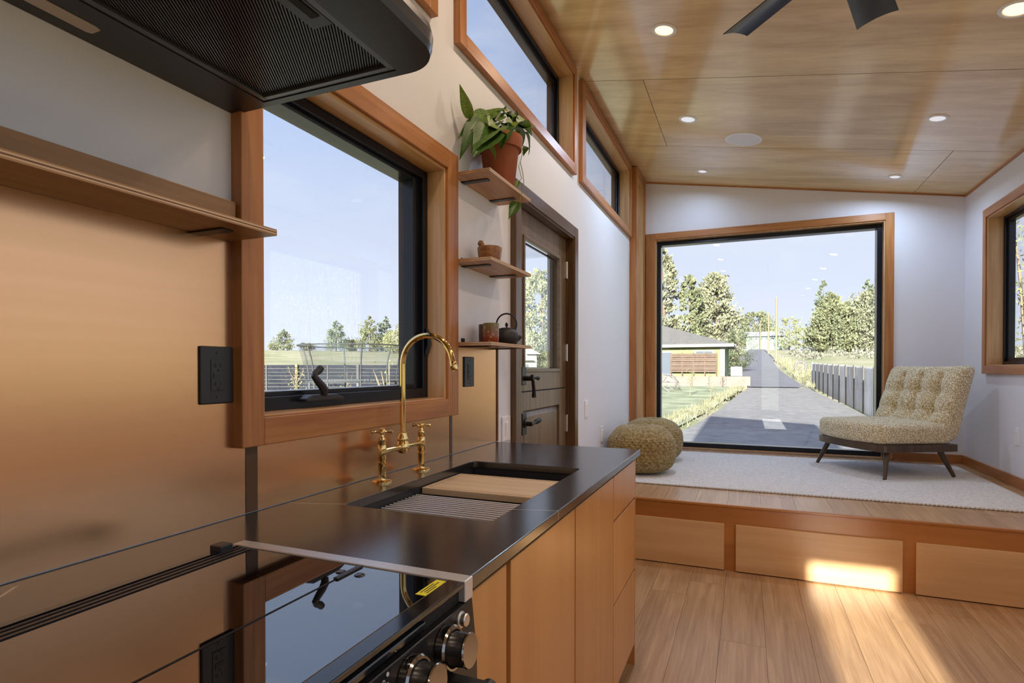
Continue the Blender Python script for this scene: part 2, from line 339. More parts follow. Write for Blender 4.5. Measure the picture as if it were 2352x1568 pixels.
def mat_ceramic():
    m, n, l, b = base('speckled_glaze')
    tc = n.new('ShaderNodeTexCoord'); t = n.new('ShaderNodeTexVoronoi'); t.inputs['Scale'].default_value = 55; l.new(tc.outputs['Object'], t.inputs['Vector'])
    sep = n.new('ShaderNodeSeparateXYZ'); l.new(tc.outputs['Object'], sep.inputs[0])
    mr = n.new('ShaderNodeMapRange'); l.new(sep.outputs['Z'], mr.inputs[0]); mr.inputs[1].default_value = 0.02; mr.inputs[2].default_value = 0.08
    r0 = n.new('ShaderNodeValToRGB'); l.new(mr.outputs[0], r0.inputs[0]); r0.color_ramp.elements[0].color = (0.24, 0.045, 0.015, 1); r0.color_ramp.elements[1].color = (0.16, 0.15, 0.05, 1)
    r = n.new('ShaderNodeValToRGB'); l.new(t.outputs['Distance'], r.inputs[0]); r.color_ramp.elements[0].position = 0.12; r.color_ramp.elements[0].color = (1,1,1,1); r.color_ramp.elements[1].position = 0.35; r.color_ramp.elements[1].color = (0,0,0,1)
    mx = n.new('ShaderNodeMix'); mx.data_type = 'RGBA'; k = n.new('ShaderNodeMath'); k.operation = 'MULTIPLY'; l.new(r.outputs[0], k.inputs[0]); k.inputs[1].default_value = 0.45
    l.new(k.outputs[0], mx.inputs[0]); l.new(r0.outputs[0], mx.inputs[6]); mx.inputs[7].default_value = (0.5, 0.45, 0.4, 1)
    l.new(mx.outputs[2], b.inputs['Base Color']); b.inputs['Roughness'].default_value = 0.18
    return m
M_CUP = mat_ceramic()

# ================================================================== SETTING
XL, XR, YE, YB, ZP, YP = -1.071, 1.757, 6.09, -3.6, 0.403, 3.70
WT = 0.16
def zc(x): return 3.0466-0.1676*x
def wall_mb(conv, s0, s1, zlo, ztop, openings):
    mb = MB(); cuts = sorted({s0, s1, *[v for o in openings for v in (o[0], o[1]) if s0 < v < s1]})
    for a, b in zip(cuts, cuts[1:]):
        mid = (a+b)/2; segs = [[zlo, None]]
        for o in sorted([o for o in openings if o[0] < mid < o[1]], key=lambda q: q[2]):
            segs[-1][1] = o[2]; segs.append([o[3], None])
        for lo, hi in segs:
            pts = [(a, lo), (b, lo)]+([(b, hi), (a, hi)] if hi is not None else [(b, ztop(b)), (a, ztop(a))])
            if (pts[2][1]-lo) < 1e-4: continue
            conv(mb, pts)
    return mb
OPEN_L = [(0.993, 1.874, 1.122, 1.992), (0.22, 1.745, 2.575, 3.150), (2.028, 3.557, 2.575, 3.150), (3.838, 5.462, 2.575, 3.150), (5.622, 6.010, 0.52, 3.150), (2.622, 3.574, 0.0, 2.096)]
OPEN_R = [(3.95, 5.545, 1.262, 2.430), (-0.2, 3.62, 0.93, 2.52), (-3.3, -0.4, 0.93, 2.52)]
OPEN_E = [(-0.900, 1.158, 0.418, 2.592)]
OPEN_B = [(0.30, 0.79, 0.02, 2.10)]
px = lambda a, b: (lambda mb, pts: mb.prism(pts, 'X', a, b))
py = lambda a, b: (lambda mb, pts: mb.prism(pts, 'Y', a, b))
def S(name, mb, mat, label, cat, **k): return O(name, mb, mat, label=label, cat=cat, kind='structure', **k)
S('wall_left', wall_mb(px(XL-WT, XL), YB-WT, YE+WT, -0.30, lambda y: zc(XL-WT)+0.02, OPEN_L), M_WALL, 'white painted tall kitchen wall with plant shelves, dutch door and clerestory windows', 'wall')
S('wall_right', wall_mb(px(XR, XR+WT), YB-WT, YE+WT, -0.30, lambda y: zc(XR)+0.02, OPEN_R), M_WALL, 'white painted low side wall behind the armchair', 'wall')
S('wall_end', wall_mb(py(YE, YE+WT), XL, XR, -0.30, lambda x: zc(x)+0.02, OPEN_E), M_WALL, 'white end wall around the big picture window', 'wall')
S('wall_back', wall_mb(py(YB-WT, YB), XL, XR, -0.30, lambda x: zc(x)+0.02, OPEN_B), M_WALL, 'white wall at the other end of the room with a narrow glass door', 'wall')
# roof over the ceiling (its eaves throw the shadow on the drive)
S('roof', MB().prism([(-1.25, zc(-1.25)+0.05), (1.95, zc(1.95)+0.05), (1.95, zc(1.95)+0.28), (-1.25, zc(-1.25)+0.28)], 'Y', YB-0.4, 6.55), plain('roof_metal', (0.10, 0.10, 0.11), 0.5), 'sloping roof over the whole room', 'roof')
# exterior cladding skirt below the floor
# ceiling: backing + ply panels with open joints
ceil = T('ceiling', 'sloping ceiling of varnished plywood panels with thin dark joints', 'ceiling', (0, 0, zc(0)), kind='structure')
def slab(x0, x1, y0, y1, off, th): return MB().prism([(x0, zc(x0)+off), (x1, zc(x1)+off), (x1, zc(x1)+off+th), (x0, zc(x0)+off+th)], 'Y', y0, y1)
O('ceiling_backing', slab(XL-0.01, XR+0.01, YB, YE, 0.012, 0.03), M_GROOVE, ceil)
ROWS = [(YB, -2.29, [-0.2]), (-2.29, -1.07, [1.373]), (-1.07, 0.15, [-0.646]), (0.15, 1.37, [1.373]), (1.37, 2.59, [-0.646]), (2.59, 3.81, [1.40]), (3.81, 5.02, [-0.646]), (5.02, YE, [1.373])]
for y0, y1, xs in ROWS:
    e = [XL]+xs+[XR]
    for a, b in zip(e, e[1:]): O('ceiling_panel', slab(a+(0.002 if a > XL else 0), b-(0.002 if b < XR else 0), y0+0.0025, y1-0.0025, 0, 0.012), M_CEIL, ceil)
    if y0 > YB: O('ceiling_joint', slab(XL, XR, y0-0.0025, y0+0.0025, 0.001, 0.011), M_GROOVE, ceil)
    for x in xs: O('ceiling_joint', slab(x-0.002, x+0.002, y0+0.0025, y1-0.0025, 0.001, 0.011), M_GROOVE, ceil)
S('trim_end', MB().prism([(XL, zc(XL)-0.012), (XR, zc(XR)-0.012), (XR, zc(XR)), (XL, zc(XL))], 'Y', YE-0.012, YE), M_TRIMX, 'thin brown bead where ceiling meets end wall', 'trim')
S('trim_right', MB().box(XR-0.012, XR, YB, YE, zc(XR)-0.016, zc(XR)+0.002), M_TRIMY, 'thin brown bead where ceiling meets low side wall', 'trim')
# floor planks
def planks(name, label, x0, x1, y0, y1, ztop, w, seed, mat, starts):
    fl = T(name, label, 'floor', (0.5*(x0+x1), 0.5*(y0+y1), ztop), kind='structure')
    O('subfloor', MB().box(x0, x1, y0+0.03, y1, ztop-0.05, ztop-0.012), M_GROOVE, fl)
    rr = random.Random(seed); x = x0; k = 0
    while x < x1-0.01:
        xb = min(x+w, x1); y = y0-rr.uniform(0.2, 1.6)
        while y < y1:
            ye = y+rr.choice((1.2, 1.5, 1.8, 2.1)); a, b = max(y, y0), min(ye, y1)
            if b-a > 0.02:
                O('plank', MB().box(x+0.0006, xb-0.0006, a+0.0006, b-0.0006, ztop-0.012, ztop+rr.uniform(-0.0003, 0.0003)), mat, fl)
            y = ye
        x = xb; k += 1
    return fl
planks('floor', 'wide oak plank floor running toward the raised platform', XL, XR, YB, YP, 0.0, 0.192, 3, M_FLOOR, 0)
planks('floor_platform', 'oak plank floor on top of the raised platform', XL, XR, YP-0.012, YE, ZP, 0.192, 5, M_FLOOR, 0)
# baseboards on the platform
S('baseboard_right', MB().box(XR-0.015, XR, YP+0.01, YE, ZP, ZP+0.078), M_TRIMY, 'brown wood baseboard along the low side wall', 'baseboard', bevel=0.003)
S('baseboard_end', MB().box(1.228, XR-0.015, YE-0.015, YE, ZP, ZP+0.078), M_TRIMX, 'short brown wood baseboard right of the picture window', 'baseboard', bevel=0.003)
S('baseboard_left', MB().box(XL, XL+0.015, YP+0.01, 5.56, ZP, ZP+0.078), M_TRIMY, 'brown wood baseboard behind the poufs', 'baseboard', bevel=0.003)

# raised platform: face frame and drawers
pl = T('platform', 'raised platform front of brown wood with drawers below', 'platform', (0.34, YP, 0.0))
pl['kind'] = 'structure'
O('face_panel', MB().box(XL, XR, YP-0.004, YP+0.02, 0.0, ZP-0.012), M_FACEX, pl)
O('nosing', MB().box(XL, XR, YP-0.012, YP+0.015, ZP-0.014, ZP+0.001), M_FACEX, pl, bevel=0.003)
def drawer_front(x0, x1, name='drawer'):
    d = O(name, MB().box(x0, x1, YP-0.022, YP-0.004, 0.006, 0.288), M_DRAWX, pl, bevel=0.002)
    return d
for a, b in ((-0.985, -0.127), (-0.061, 0.793), (0.855, 1.70)): drawer_front(a, b)

# ---- windows
def conv_side(side):
    if side == 'L': return lambda s, d, z: (XL-d, s, z)
    if side == 'R': return lambda s, d, z: (XR+d, s, z)
    if side == 'E': return lambda s, d, z: (s, YE+d, z)
    return lambda s, d, z: (s, YB-d, z)
def wbox(side, s0, s1, d0, d1, z0, z1):
    c = conv_side(side); a, b = c(s0, d0, z0), c(s1, d1, z1)
    return MB().box(min(a[0], b[0]), max(a[0], b[0]), min(a[1], b[1]), max(a[1], b[1]), min(a[2], b[2]), max(a[2], b[2]))
def merge(*ms):
    r = MB()
    for m in ms: r.add(m.v, m.f)
    return r
def window(name, label, side, op, cas, th=0.030, jd=0.055, fr=0.035, sash=0.034, gd=0.096, sz=None):
    s0, s1, z0, z1 = op; cl, cr_, ct, cb = cas
    w = T(name, label, 'window', conv_side(side)((s0+s1)/2, 0, z0), kind='structure')
    MS = M_TRIMX if side in 'EB' else M_TRIMY; MJ = M_JAMBY
    rv = 0.006
    if cl: O('casing', wbox(side, s0-cl, s0-rv*0, -th, 0.001, z0-cb, z1+ct), M_TRIMZ, w, bevel=0.0025)
    if cr_: O('casing', wbox(side, s1, s1+cr_, -th, 0.001, z0-cb, z1+ct), M_TRIMZ, w, bevel=0.0025)
    O('casing', wbox(side, s0, s1, -th, 0.001, z1, z1+ct), MS, w, bevel=0.0025)
    if cb: O('casing', wbox(side, s0, s1, -th, 0.001, z0-cb, z0), MS, w, bevel=0.0025)
    # jamb extension boards, set back a little behind the casing face
    jt = 0.012
    O('jamb', wbox(side, s0, s0+jt, -th+0.012, jd, z0, z1), M_JAMBZ, w, bevel=0.0015)
    O('jamb', wbox(side, s1-jt, s1, -th+0.012, jd, z0, z1), M_JAMBZ, w, bevel=0.0015)
    O('jamb', wbox(side, s0+jt, s1-jt, -th+0.012, jd, z1-jt, z1), MJ, w, bevel=0.0015)
    O('jamb', wbox(side, s0+jt, s1-jt, -th+0.012, jd, z0, z0+jt*0.5), MJ, w, bevel=0.0015)
    sz = sash if sz is None else sz
    def ring(a, b, c, d_, wd, d0, d1, wz=None):
        wz = wd if wz is None else wz
        return merge(wbox(side, a, a+wd, d0, d1, c, d_), wbox(side, b-wd, b, d0, d1, c, d_), wbox(side, a+wd, b-wd, d0, d1, d_-wz, d_), wbox(side, a+wd, b-wd, d0, d1, c, c+wz))
    O('frame', ring(s0+0.002, s1-0.002, z0+0.002, z1-0.002, fr, jd, WT-0.01), M_FRAME, w, bevel=0.0025)
    if sash: O('sash', ring(s0+fr, s1-fr, z0+fr, z1-fr, sash, jd+0.016, WT-0.02, sz), M_FRAME, w, bevel=0.003)
    m = fr+sash-0.004
    O('glass_pane', wbox(side, s0+m, s1-m, gd, gd+0.005, z0+fr+sz-0.004, z1-fr-sz+0.004), M_GLASS, w)
    return w
w1 = window('window_1', 'big black framed kitchen window over the sink in orange wood trim', 'L', OPEN_L[0], (0.063, 0.080, 0.070, 0.065), th=0.031, jd=0.055, fr=0.040, sash=0.040, gd=0.095, sz=0.015)
# crank operator on the bottom frame, and lock lever on the side frame
ck = MB(); xb = XL-0.058
O('crank_base', MB().prism([(1.19, 1.147), (1.345, 1.147), (1.345, 1.153), (1.315, 1.163), (1.215, 1.165), (1.19, 1.155)], 'X', xb-0.002, xb+0.034), M_BLACKPL, w1, bevel=0.003)
O('crank_handle', MB().tube([(xb+0.030, 1.262, 1.163), (xb+0.034, 1.258, 1.178), (xb+0.036, 1.244, 1.190), (xb+0.036, 1.226, 1.205), (xb+0.034, 1.218, 1.216), (xb+0.033, 1.224, 1.224), (xb+0.032, 1.240, 1.232)], [0.010, 0.012, 0.011, 0.0095, 0.009, 0.0095, 0.010], 10), M_BLACKPL, w1, smooth=True)
O('crank_knob', MB().lathe([(0, -0.006), (0.008, -0.006), (0.0105, 0), (0.009, 0.010), (0, 0.012)], 14, (xb+0.032, 1.240, 1.233), (0.1, 0.6, 0.6)), M_BLACKPL, w1, smooth=True)
O('lock_lever', MB().tube([(xb+0.004, 1.852, 1.29), (xb+0.016, 1.853, 1.33), (xb+0.014, 1.853, 1.37), (xb+0.004, 1.853, 1.39)], [0.008, 0.009, 0.008, 0.004], 8), M_BLACKPL, w1, smooth=True)
CC = (0.055, 0.057, 0.060, 0.060)
window('window_2', 'clerestory window nearest the range hood, high on the kitchen wall', 'L', OPEN_L[1], CC, jd=0.075)
window('window_3', 'clerestory window above the potted plant, high on the kitchen wall', 'L', OPEN_L[2], CC, jd=0.075)
window('window_4', 'clerestory window past the door, high on the kitchen wall', 'L', OPEN_L[3], (0.086, 0.068, 0.060, 0.060), jd=0.075)
window('window_5', 'tall narrow window beside the corner, reaching up to the ceiling', 'L', OPEN_L[4], (0.062, 0.078, 0.060, 0.060), th=0.072, jd=0.070, fr=0.03, sash=0.03)
window('window_6', 'huge picture window in the end wall looking out on the drive', 'E', OPEN_E[0], (0.094, 0.068, 0.065, 0.0), jd=0.045, fr=0.050, sash=0, gd=0.07)
window('window_7', 'side window above the armchair showing pale green branches', 'R', OPEN_R[0], (0.062, 0.060, 0.066, 0.064), jd=0.082, fr=0.030, sash=0.030, gd=0.115)
window('window_fill_8', 'unseen glazed side opening opposite the kitchen counter, widened for daylight', 'R', OPEN_R[1], (0.062, 0.060, 0.066, 0.064), jd=0.082)  # out of view, made this large to let more daylight in
window('window_fill_9', 'unseen glazed side opening farther back behind the range, added for daylight', 'R', OPEN_R[2], (0.062, 0.060, 0.066, 0.064), jd=0.082)  # out of view, added for the daylight it brings

# ---- dutch door
dr = T('door_1', 'dark stained dutch door with glass above and raised panel below', 'door', (XL, 3.1, 0.0), kind='structure')
dx0, dx1 = XL-0.075, XL-0.030      # slab
O('casing', MB().box(XL-0.001, XL+0.030, 2.548, 2.622, 0, 2.166), M_DOORTRIM, dr, bevel=0.003)
O('casing', MB().box(XL-0.001, XL+0.030, 3.574, 3.647, 0, 2.166), M_DOORTRIM, dr, bevel=0.003)
O('casing', MB().box(XL-0.001, XL+0.030, 2.622, 3.574, 2.096, 2.166), M_DOORTRIMY, dr, bevel=0.003)
O('jamb', merge(MB().box(XL-WT, XL+0.022, 2.622, 2.634, 0, 2.096), MB().box(XL-WT, XL+0.022, 3.562, 3.574, 0, 2.096), MB().box(XL-WT, XL+0.022, 2.634, 3.562, 2.084, 2.096)), M_DOORTRIM, dr)
def pane_frame(mb, y0, y1, z0, z1, wd, x0, x1):
    for q in ((y0, y0+wd, z0, z1), (y1-wd, y1, z0, z1), (y0+wd, y1-wd, z1-wd, z1), (y0+wd, y1-wd, z0, z0+wd)): mb.box(x0, x1, *q)
    return mb
GY0, GY1, GZ0, GZ1 = 2.795, 3.425, 1.222, 1.948
up = O('upper_leaf', merge(MB().box(dx0, dx1, 2.637, GY0, 1.116, 2.082), MB().box(dx0, dx1, GY1, 3.558, 1.116, 2.082), MB().box(dx0, dx1, GY0, GY1, GZ1, 2.082), MB().box(dx0, dx1, GY0, GY1, 1.116, GZ0)), M_DOORZ, dr, bevel=0.002)
O('glazing_bead', pane_frame(MB(), GY0-0.004, GY1+0.004, GZ0-0.004, GZ1+0.004, 0.022, dx1-0.012, dx1+0.008), M_DOORY, dr, bevel=0.004)
O('glass_pane', MB().box(dx0+0.014, dx0+0.019, GY0, GY1, GZ0, GZ1), M_GLASS, dr)
O('spacer', pane_frame(MB(), GY0+0.014, GY1-0.014, GZ0+0.014, GZ1-0.014, 0.010, dx0+0.005, dx0+0.013), M_FRAME, dr)
LY0, LY1, LZ0, LZ1 = 2.795, 3.425, 0.16, 1.010
O('lower_leaf', merge(MB().box(dx0, dx1, 2.637, LY0, 0.012, 1.110), MB().box(dx0, dx1, LY1, 3.558, 0.012, 1.110), MB().box(dx0, dx1, LY0, LY1, LZ1, 1.110), MB().box(dx0, dx1, LY0, LY1, 0.012, LZ0)), M_DOORZ, dr, bevel=0.002)
bv = MB(); a = 0.035; xo, xi = dx1-0.022, dx1-0.006
bv.add([(xo, LY0, LZ0), (xo, LY1, LZ0), (xo, LY1, LZ1), (xo, LY0, LZ1), (xi, LY0+a, LZ0+a), (xi, LY1-a, LZ0+a), (xi, LY1-a, LZ1-a), (xi, LY0+a, LZ1-a)], [(0,1,5,4), (1,2,6,5), (2,3,7,6), (3,0,4,7), (4,5,6,7)])
O('raised_panel', bv, M_DOORZ, dr)
O('astragal_gap', MB().box(dx0+0.004, dx1-0.006, 2.637, 3.558, 1.108, 1.118), M_SLOT, dr)
for z0 in (1.83, 1.29, 0.828, 0.20):
    O('hinge', merge(MB().box(dx1-0.001, dx1+0.006, 3.546, 3.563, z0, z0+0.106), MB().lathe([(0, 0), (0.006, 0), (0.006, 0.112), (0, 0.112)], 10, (dx1+0.008, 3.560, z0-0.003))), M_SATIN, dr)
pl1 = O('latch_plate', MB().box(dx1, dx1+0.010, 2.756, 2.818, 1.150, 1.246), M_BRONZE, dr, bevel=0.003)
O('latch', merge(MB().lathe([(0, 0), (0.013, 0), (0.013, 0.035), (0.010, 0.052), (0, 0.052)], 14, (dx1+0.008, 2.794, 1.186), (1, 0, 0)),
    MB().tube([(dx1+0.050, 2.794, 1.206), (dx1+0.054, 2.802, 1.170), (dx1+0.056, 2.811, 1.120), (dx1+0.055, 2.813, 1.085)], [0.009, 0.009, 0.010, 0.013], 10),
    MB().tube([(dx1+0.055, 2.802, 1.188), (dx1+0.060, 2.830, 1.190), (dx1+0.062, 2.856, 1.186)], [0.007, 0.008, 0.012], 10)), M_BRONZE, dr, smooth=True)
O('lever_plate', MB().box(dx1, dx1+0.012, 2.756, 2.820, 0.885, 1.000), M_BRONZE, dr, bevel=0.003)
O('lever', merge(MB().lathe([(0, 0), (0.022, 0), (0.022, 0.008), (0.012, 0.012), (0.012, 0.045), (0, 0.047)], 16, (dx1+0.010, 2.790, 0.945), (1, 0, 0)),
    MB().tube([(dx1+0.048, 2.786, 0.945), (dx1+0.052, 2.813, 0.946), (dx1+0.053, 2.848, 0.950), (dx1+0.053, 2.854, 0.951), (dx1+0.053, 2.908, 0.956)], [0.010, 0.008, 0.0085, 0.013, 0.013], 12)), M_BRONZE, dr, smooth=True)

# ---- glass door in the wall at the other end (the low sun comes through it)
d2 = T('door_2', 'narrow glass door in the wall at the other end of the room', 'door', (0.545, YB, 0.0), kind='structure')
def ringb(x0, x1, z0, z1, wd, wb, y0, y1): return merge(MB().box(x0, x0+wd, y0, y1, z0, z1), MB().box(x1-wd, x1, y0, y1, z0, z1), MB().box(x0+wd, x1-wd, y0, y1, z1-wd, z1), MB().box(x0+wd, x1-wd, y0, y1, z0, z0+wb))
O('leaf', ringb(0.302, 0.788, 0.02, 2.098, 0.042, 0.16, YB-0.09, YB-0.05), M_FRAME, d2)
O('glass_pane', MB().box(0.343, 0.747, YB-0.075, YB-0.070, 0.18, 2.057), M_GLASS, d2)
O('casing', ringb(0.235, 0.855, 0.0, 2.17, 0.066, 0.001, YB, YB+0.03), M_TRIMX, d2)

# ================================================================== KITCHEN
# backsplash sheets with narrow seam strips
bs = T('backsplash', 'brushed copper toned backsplash sheets above the black counter', 'backsplash', (XL, 1.0, 0.90), kind='structure')
xs0, xs1 = XL+0.0005, XL+0.0030
for a, b, z1 in ((-0.6, 0.962, 1.520), (0.998, 1.928, 1.075), (1.952, 2.381, 1.330)):
    O('sheet', MB().box(xs0, xs1, a, b, 0.902, z1), M_SPLASH, bs)
O('sheet', MB().box(xs0, xs1, 0.962, 0.998, 1.03, 1.075), M_SPLASH, bs)
for a, b in ((0.963, 0.997), (1.930, 1.950)):
    O('seam_strip', MB().box(xs0, xs1+0.001, a, b, 0.902, 1.10), plain('seam_bronze', (0.13, 0.07, 0.035), 0.35, metal=0.3) if a < 1 else bpy.data.materials['seam_bronze'], bs)
O('edge_strip', MB().box(xs0, xs1+0.004, 2.377, 2.389, 0.902, 1.330), M_PLYDARK, bs)

# worktop with sink cut-out
SX0, SX1, SY0, SY1 = -0.922, -0.518, 1.124, 1.843
CX1, CY0, CY1, CZ0, CZ1 = -0.411, 0.800, 2.379, 0.876, 0.900
def worktop():
    bm = bmesh.new()
    outer = [(XL, -0.6), (-0.889, -0.6), (-0.889, CY0), (CX1, CY0), (CX1, CY1), (XL, CY1)]
    r = 0.018; hole = []
    for cx_, cy_, a0 in ((SX1-r, SY1-r, 0), (SX0+r, SY1-r, 90), (SX0+r, SY0+r, 180), (SX1-r, SY0+r, 270)):
        for k in range(5): a = math.radians(a0+k*22.5); hole.append((cx_+r*math.cos(a), cy_+r*math.sin(a)))
    def loop(pts):
        vs_ = [bm.verts.new((p[0], p[1], CZ1)) for p in pts]
        return [bm.edges.new((vs_[i], vs_[(i+1) % len(vs_)])) for i in range(len(vs_))]
    ed = loop(outer)+loop(hole)
    bmesh.ops.triangle_fill(bm, use_beauty=True, use_dissolve=False, edges=ed)
    g = bmesh.ops.extrude_face_region(bm, geom=bm.faces[:])
    bmesh.ops.translate(bm, vec=(0, 0, CZ0-CZ1), verts=[v for v in g['geom'] if isinstance(v, bmesh.types.BMVert)])
    bmesh.ops.recalc_face_normals(bm, faces=bm.faces[:])
    mb = MB(); bm.verts.index_update(); mb.v = [tuple(v.co) for v in bm.verts]; mb.f = [tuple(v.index for v in f.verts) for f in bm.faces]; bm.free()
    return mb
O('worktop', worktop(), M_COUNTER, label='long matte black stone worktop with thin pale veins and a sink cutout', cat='worktop', bevel=0.0022, seg=2)
# base cabinet run
cab = T('base_cabinet', 'run of flat warm brown wood base cabinets under the black worktop', 'cabinet', (-0.74, 1.59, 0.0))
O('carcass', MB().box(-1.060, -0.452, 0.806, 2.360, 0.09, 0.640).box(-1.06, -0.452, 1.86, 2.36, 0.64, 0.870).box(-1.06, -0.452, 0.806, 1.10, 0.64, 0.870).box(-0.50, -0.452, 1.10, 1.86, 0.64, 0.87), M_GROOVE, cab)  # near-black colour paints in the shade of the drawer and door gaps
O('plinth', MB().box(-1.060, -0.50, 0.806, 2.350, 0.0, 0.09), M_GROOVE, cab)
O('end_panel', MB().box(-1.064, -0.430, 2.362, 2.376, 0.0, 0.874), M_CABZ, cab)
for a, b in ((0.806, 1.004), (1.026, 1.474), (1.482, 1.952)):
    O('door', MB().box(-0.450, -0.430, a, b, 0.09, 0.857), M_CABZ, cab, bevel=0.0015)
for z0, z1 in ((0.703, 0.857), (0.406, 0.694), (0.09, 0.397)):
    O('drawer', MB().box(-0.450, -0.430, 1.958, 2.358, z0, z1), M_CABZ, cab, bevel=0.0015)

# sink: bowl with ledge
sk = T('sink', 'black undermount workstation sink set in the worktop', 'sink', (-0.72, 1.48, 0.65))
o_ = 0.004
def bowl(x0, x1, y0, y1, ztop, zbot): # inside faces with thickness
    mb = MB(); t = 0.008
    mb.box(x0-t, x0, y0-t, y1+t, zbot, ztop); mb.box(x1, x1+t, y0-t, y1+t, zbot, ztop); mb.box(x0, x1, y0-t, y0, zbot, ztop); mb.box(x0, x1, y1, y1+t, zbot, ztop); mb.box(x0-t, x1+t, y0-t, y1+t, zbot-t, zbot); return mb
LEDGE = 0.852
O('rim', bowl(SX0-o_, SX1+o_, SY0-o_, SY1+o_, 0.8755, LEDGE).add([], []), M_SINK, sk) if False else None
mb = MB(); t = 0.010
x0, x1, y0, y1 = SX0-0.003, SX1+0.003, SY0-0.003, SY1+0.003
mb.box(x0-t, x0, y0-t, y1+t, LEDGE, 0.8757); mb.box(x1, x1+t, y0-t, y1+t, LEDGE, 0.8757); mb.box(x0, x1, y0-t, y0, LEDGE, 0.8757); mb.box(x0, x1, y1, y1+t, LEDGE, 0.8757)
O('rim', mb, M_SINK, sk)
mb = MB(); i = 0.014
mb.box(x0-t, x0+i, y0-t, y1+t, LEDGE-0.012, LEDGE); mb.box(x1-i, x1+t, y0-t, y1+t, LEDGE-0.012, LEDGE); mb.box(x0+i, x1-i, y0-t, y0+i, LEDGE-0.012, LEDGE); mb.box(x0+i, x1-i, y1-i, y1+t, LEDGE-0.012, LEDGE)
O('ledge', mb, plain('sink_ledge', (0.032, 0.033, 0.037), 0.4), sk, bevel=0.0015)
O('bowl', bowl(x0+i, x1-i, y0+i, y1-i, LEDGE-0.011, 0.665), M_SINK, sk)
O('drain', MB().lathe([(0, 0.001), (0.018, 0.001), (0.022, 0.004), (0.044, 0.004), (0.046, 0), (0, 0)], 24, (-0.72, 1.55, 0.666)), M_STEEL, sk, smooth=True)
# cutting board and roll-up rack sitting on the ledge
bd = T('cutting_board', 'pale maple cutting board bridging the black sink', 'cutting board', (-0.72, 1.615, LEDGE))
def board():
    bm = bmesh.new(); mb = MB()
    return MB().box(-0.9215, -0.5185, 1.490, 1.742, LEDGE, LEDGE+0.020)
O('board', board(), M_BOARD, bd, bevel=0.002)
O('juice_groove', pane_frame(MB(), 0, 0, 0, 0, 0, 0, 0) if False else merge(MB().box(-0.905, -0.535, 1.504, 1.507, LEDGE+0.0198, LEDGE+0.0203), MB().box(-0.905, -0.535, 1.726, 1.729, LEDGE+0.0198, LEDGE+0.0203), MB().box(-0.905, -0.902, 1.504, 1.729, LEDGE+0.0198, LEDGE+0.0203), MB().box(-0.538, -0.535, 1.504, 1.729, LEDGE+0.0198, LEDGE+0.0203)), plain('groove_brown', (0.40, 0.26, 0.13), 0.6), bd)
O('finger_slot', MB().box(-0.560, -0.550, 1.575, 1.660, LEDGE+0.0199, LEDGE+0.0205), M_SLOT, bd)
rk = T('drying_rack', 'stainless steel rod drying rack across the sink beside the board', 'drying rack', (-0.72, 1.30, LEDGE))
for k in range(16):
    y = 1.164+k*0.0192
    O('rod', MB().tube([(-0.918, y, LEDGE+0.004), (-0.522, y, LEDGE+0.004)], 0.0031, 8), M_RACK, rk, smooth=True)
for x in (-0.913, -0.527): O('end_strip', MB().box(x-0.004, x+0.004, 1.152, 1.482, LEDGE+0.0002, LEDGE+0.004), M_BLACKPL, rk)

# bridge faucet
fx = -0.996; fz = 0.900
fc = T('faucet', 'polished brass bridge faucet with tall arched spout and cross handles', 'faucet', (fx, 1.499, fz))
ys = (1.390, 1.608)
ZB = 0.992
for y in ys:
    O('leg', MB().lathe([(0, 0), (0.0285, 0), (0.0285, 0.004), (0.026, 0.0065), (0.0125, 0.008), (0.0115, 0.012), (0.0115, 0.052), (0.0130, 0.054), (0.0130, 0.060), (0.0105, 0.062), (0.0105, 0.066), (0.0125, 0.070), (0.0130, 0.085), (0.0135, 0.100), (0.0120, 0.108), (0.0105, 0.112), (0.0120, 0.114), (0.0120, 0.128), (0.0085, 0.131), (0.0060, 0.134), (0.0060, 0.142), (0, 0.142)], 24, (fx, y, fz)), M_BRASS, fc, smooth=True)
    h = MB(); zc_ = fz+0.152; ang = 0.55 if y < 1.5 else 0.2
    h.lathe([(0, -0.012), (0.007, -0.010), (0.011, -0.004), (0.0105, 0.003), (0.006, 0.008), (0.004, 0.0095), (0, 0.010)], 16, (fx, y, zc_))
    for q in range(4):
        a = ang+q*math.pi/2; d = Vector((math.cos(a), math.sin(a), 0)); c0 = Vector((fx, y, zc_-0.002))
        h.tube([c0+d*0.006, c0+d*0.012, c0+d*0.022, c0+d*0.026, c0+d*0.030, c0+d*0.033], [0.0045, 0.0035, 0.0036, 0.0055, 0.0055, 0.002], 10)
    O('cross_handle', h, M_BRASS, fc, smooth=True)
for ya, yb in ((ys[0]+0.008, 1.478), (ys[1]-0.008, 1.520)):
    sg_ = 1 if yb > ya else -1
    O('bridge_arm', MB().tube([(fx, ya, ZB), (fx, yb-sg_*0.014, ZB), (fx, yb-sg_*0.013, ZB), (fx, yb, ZB)], [0.0075, 0.0075, 0.0090, 0.0090], 14), M_BRASS, fc, smooth=True)
O('hub', MB().lathe([(0, -0.020), (0.010, -0.0195), (0.017, -0.015), (0.0205, -0.006), (0.0205, 0.004), (0.0175, 0.012), (0.0155, 0.018), (0.0175, 0.022), (0.0165, 0.028), (0.0130, 0.036), (0.0125, 0.044), (0.0100, 0.046), (0, 0.046)], 28, (fx, 1.499, ZB)), M_BRASS, fc, smooth=True)
sp = [(fx, 1.499, ZB+0.04), (fx, 1.499, 1.10), (fx, 1.499, 1.2), (fx, 1.499, 1.250)]
RA = 0.0885
for k in range(1, 21):
    a = math.pi-k*(math.pi*0.935)/20
    sp.append((fx+RA+RA*math.cos(a), 1.499, 1.250+RA*math.sin(a)))
e = Vector(sp[-1]); d = (Vector(sp[-1])-Vector(sp[-2])).normalized()
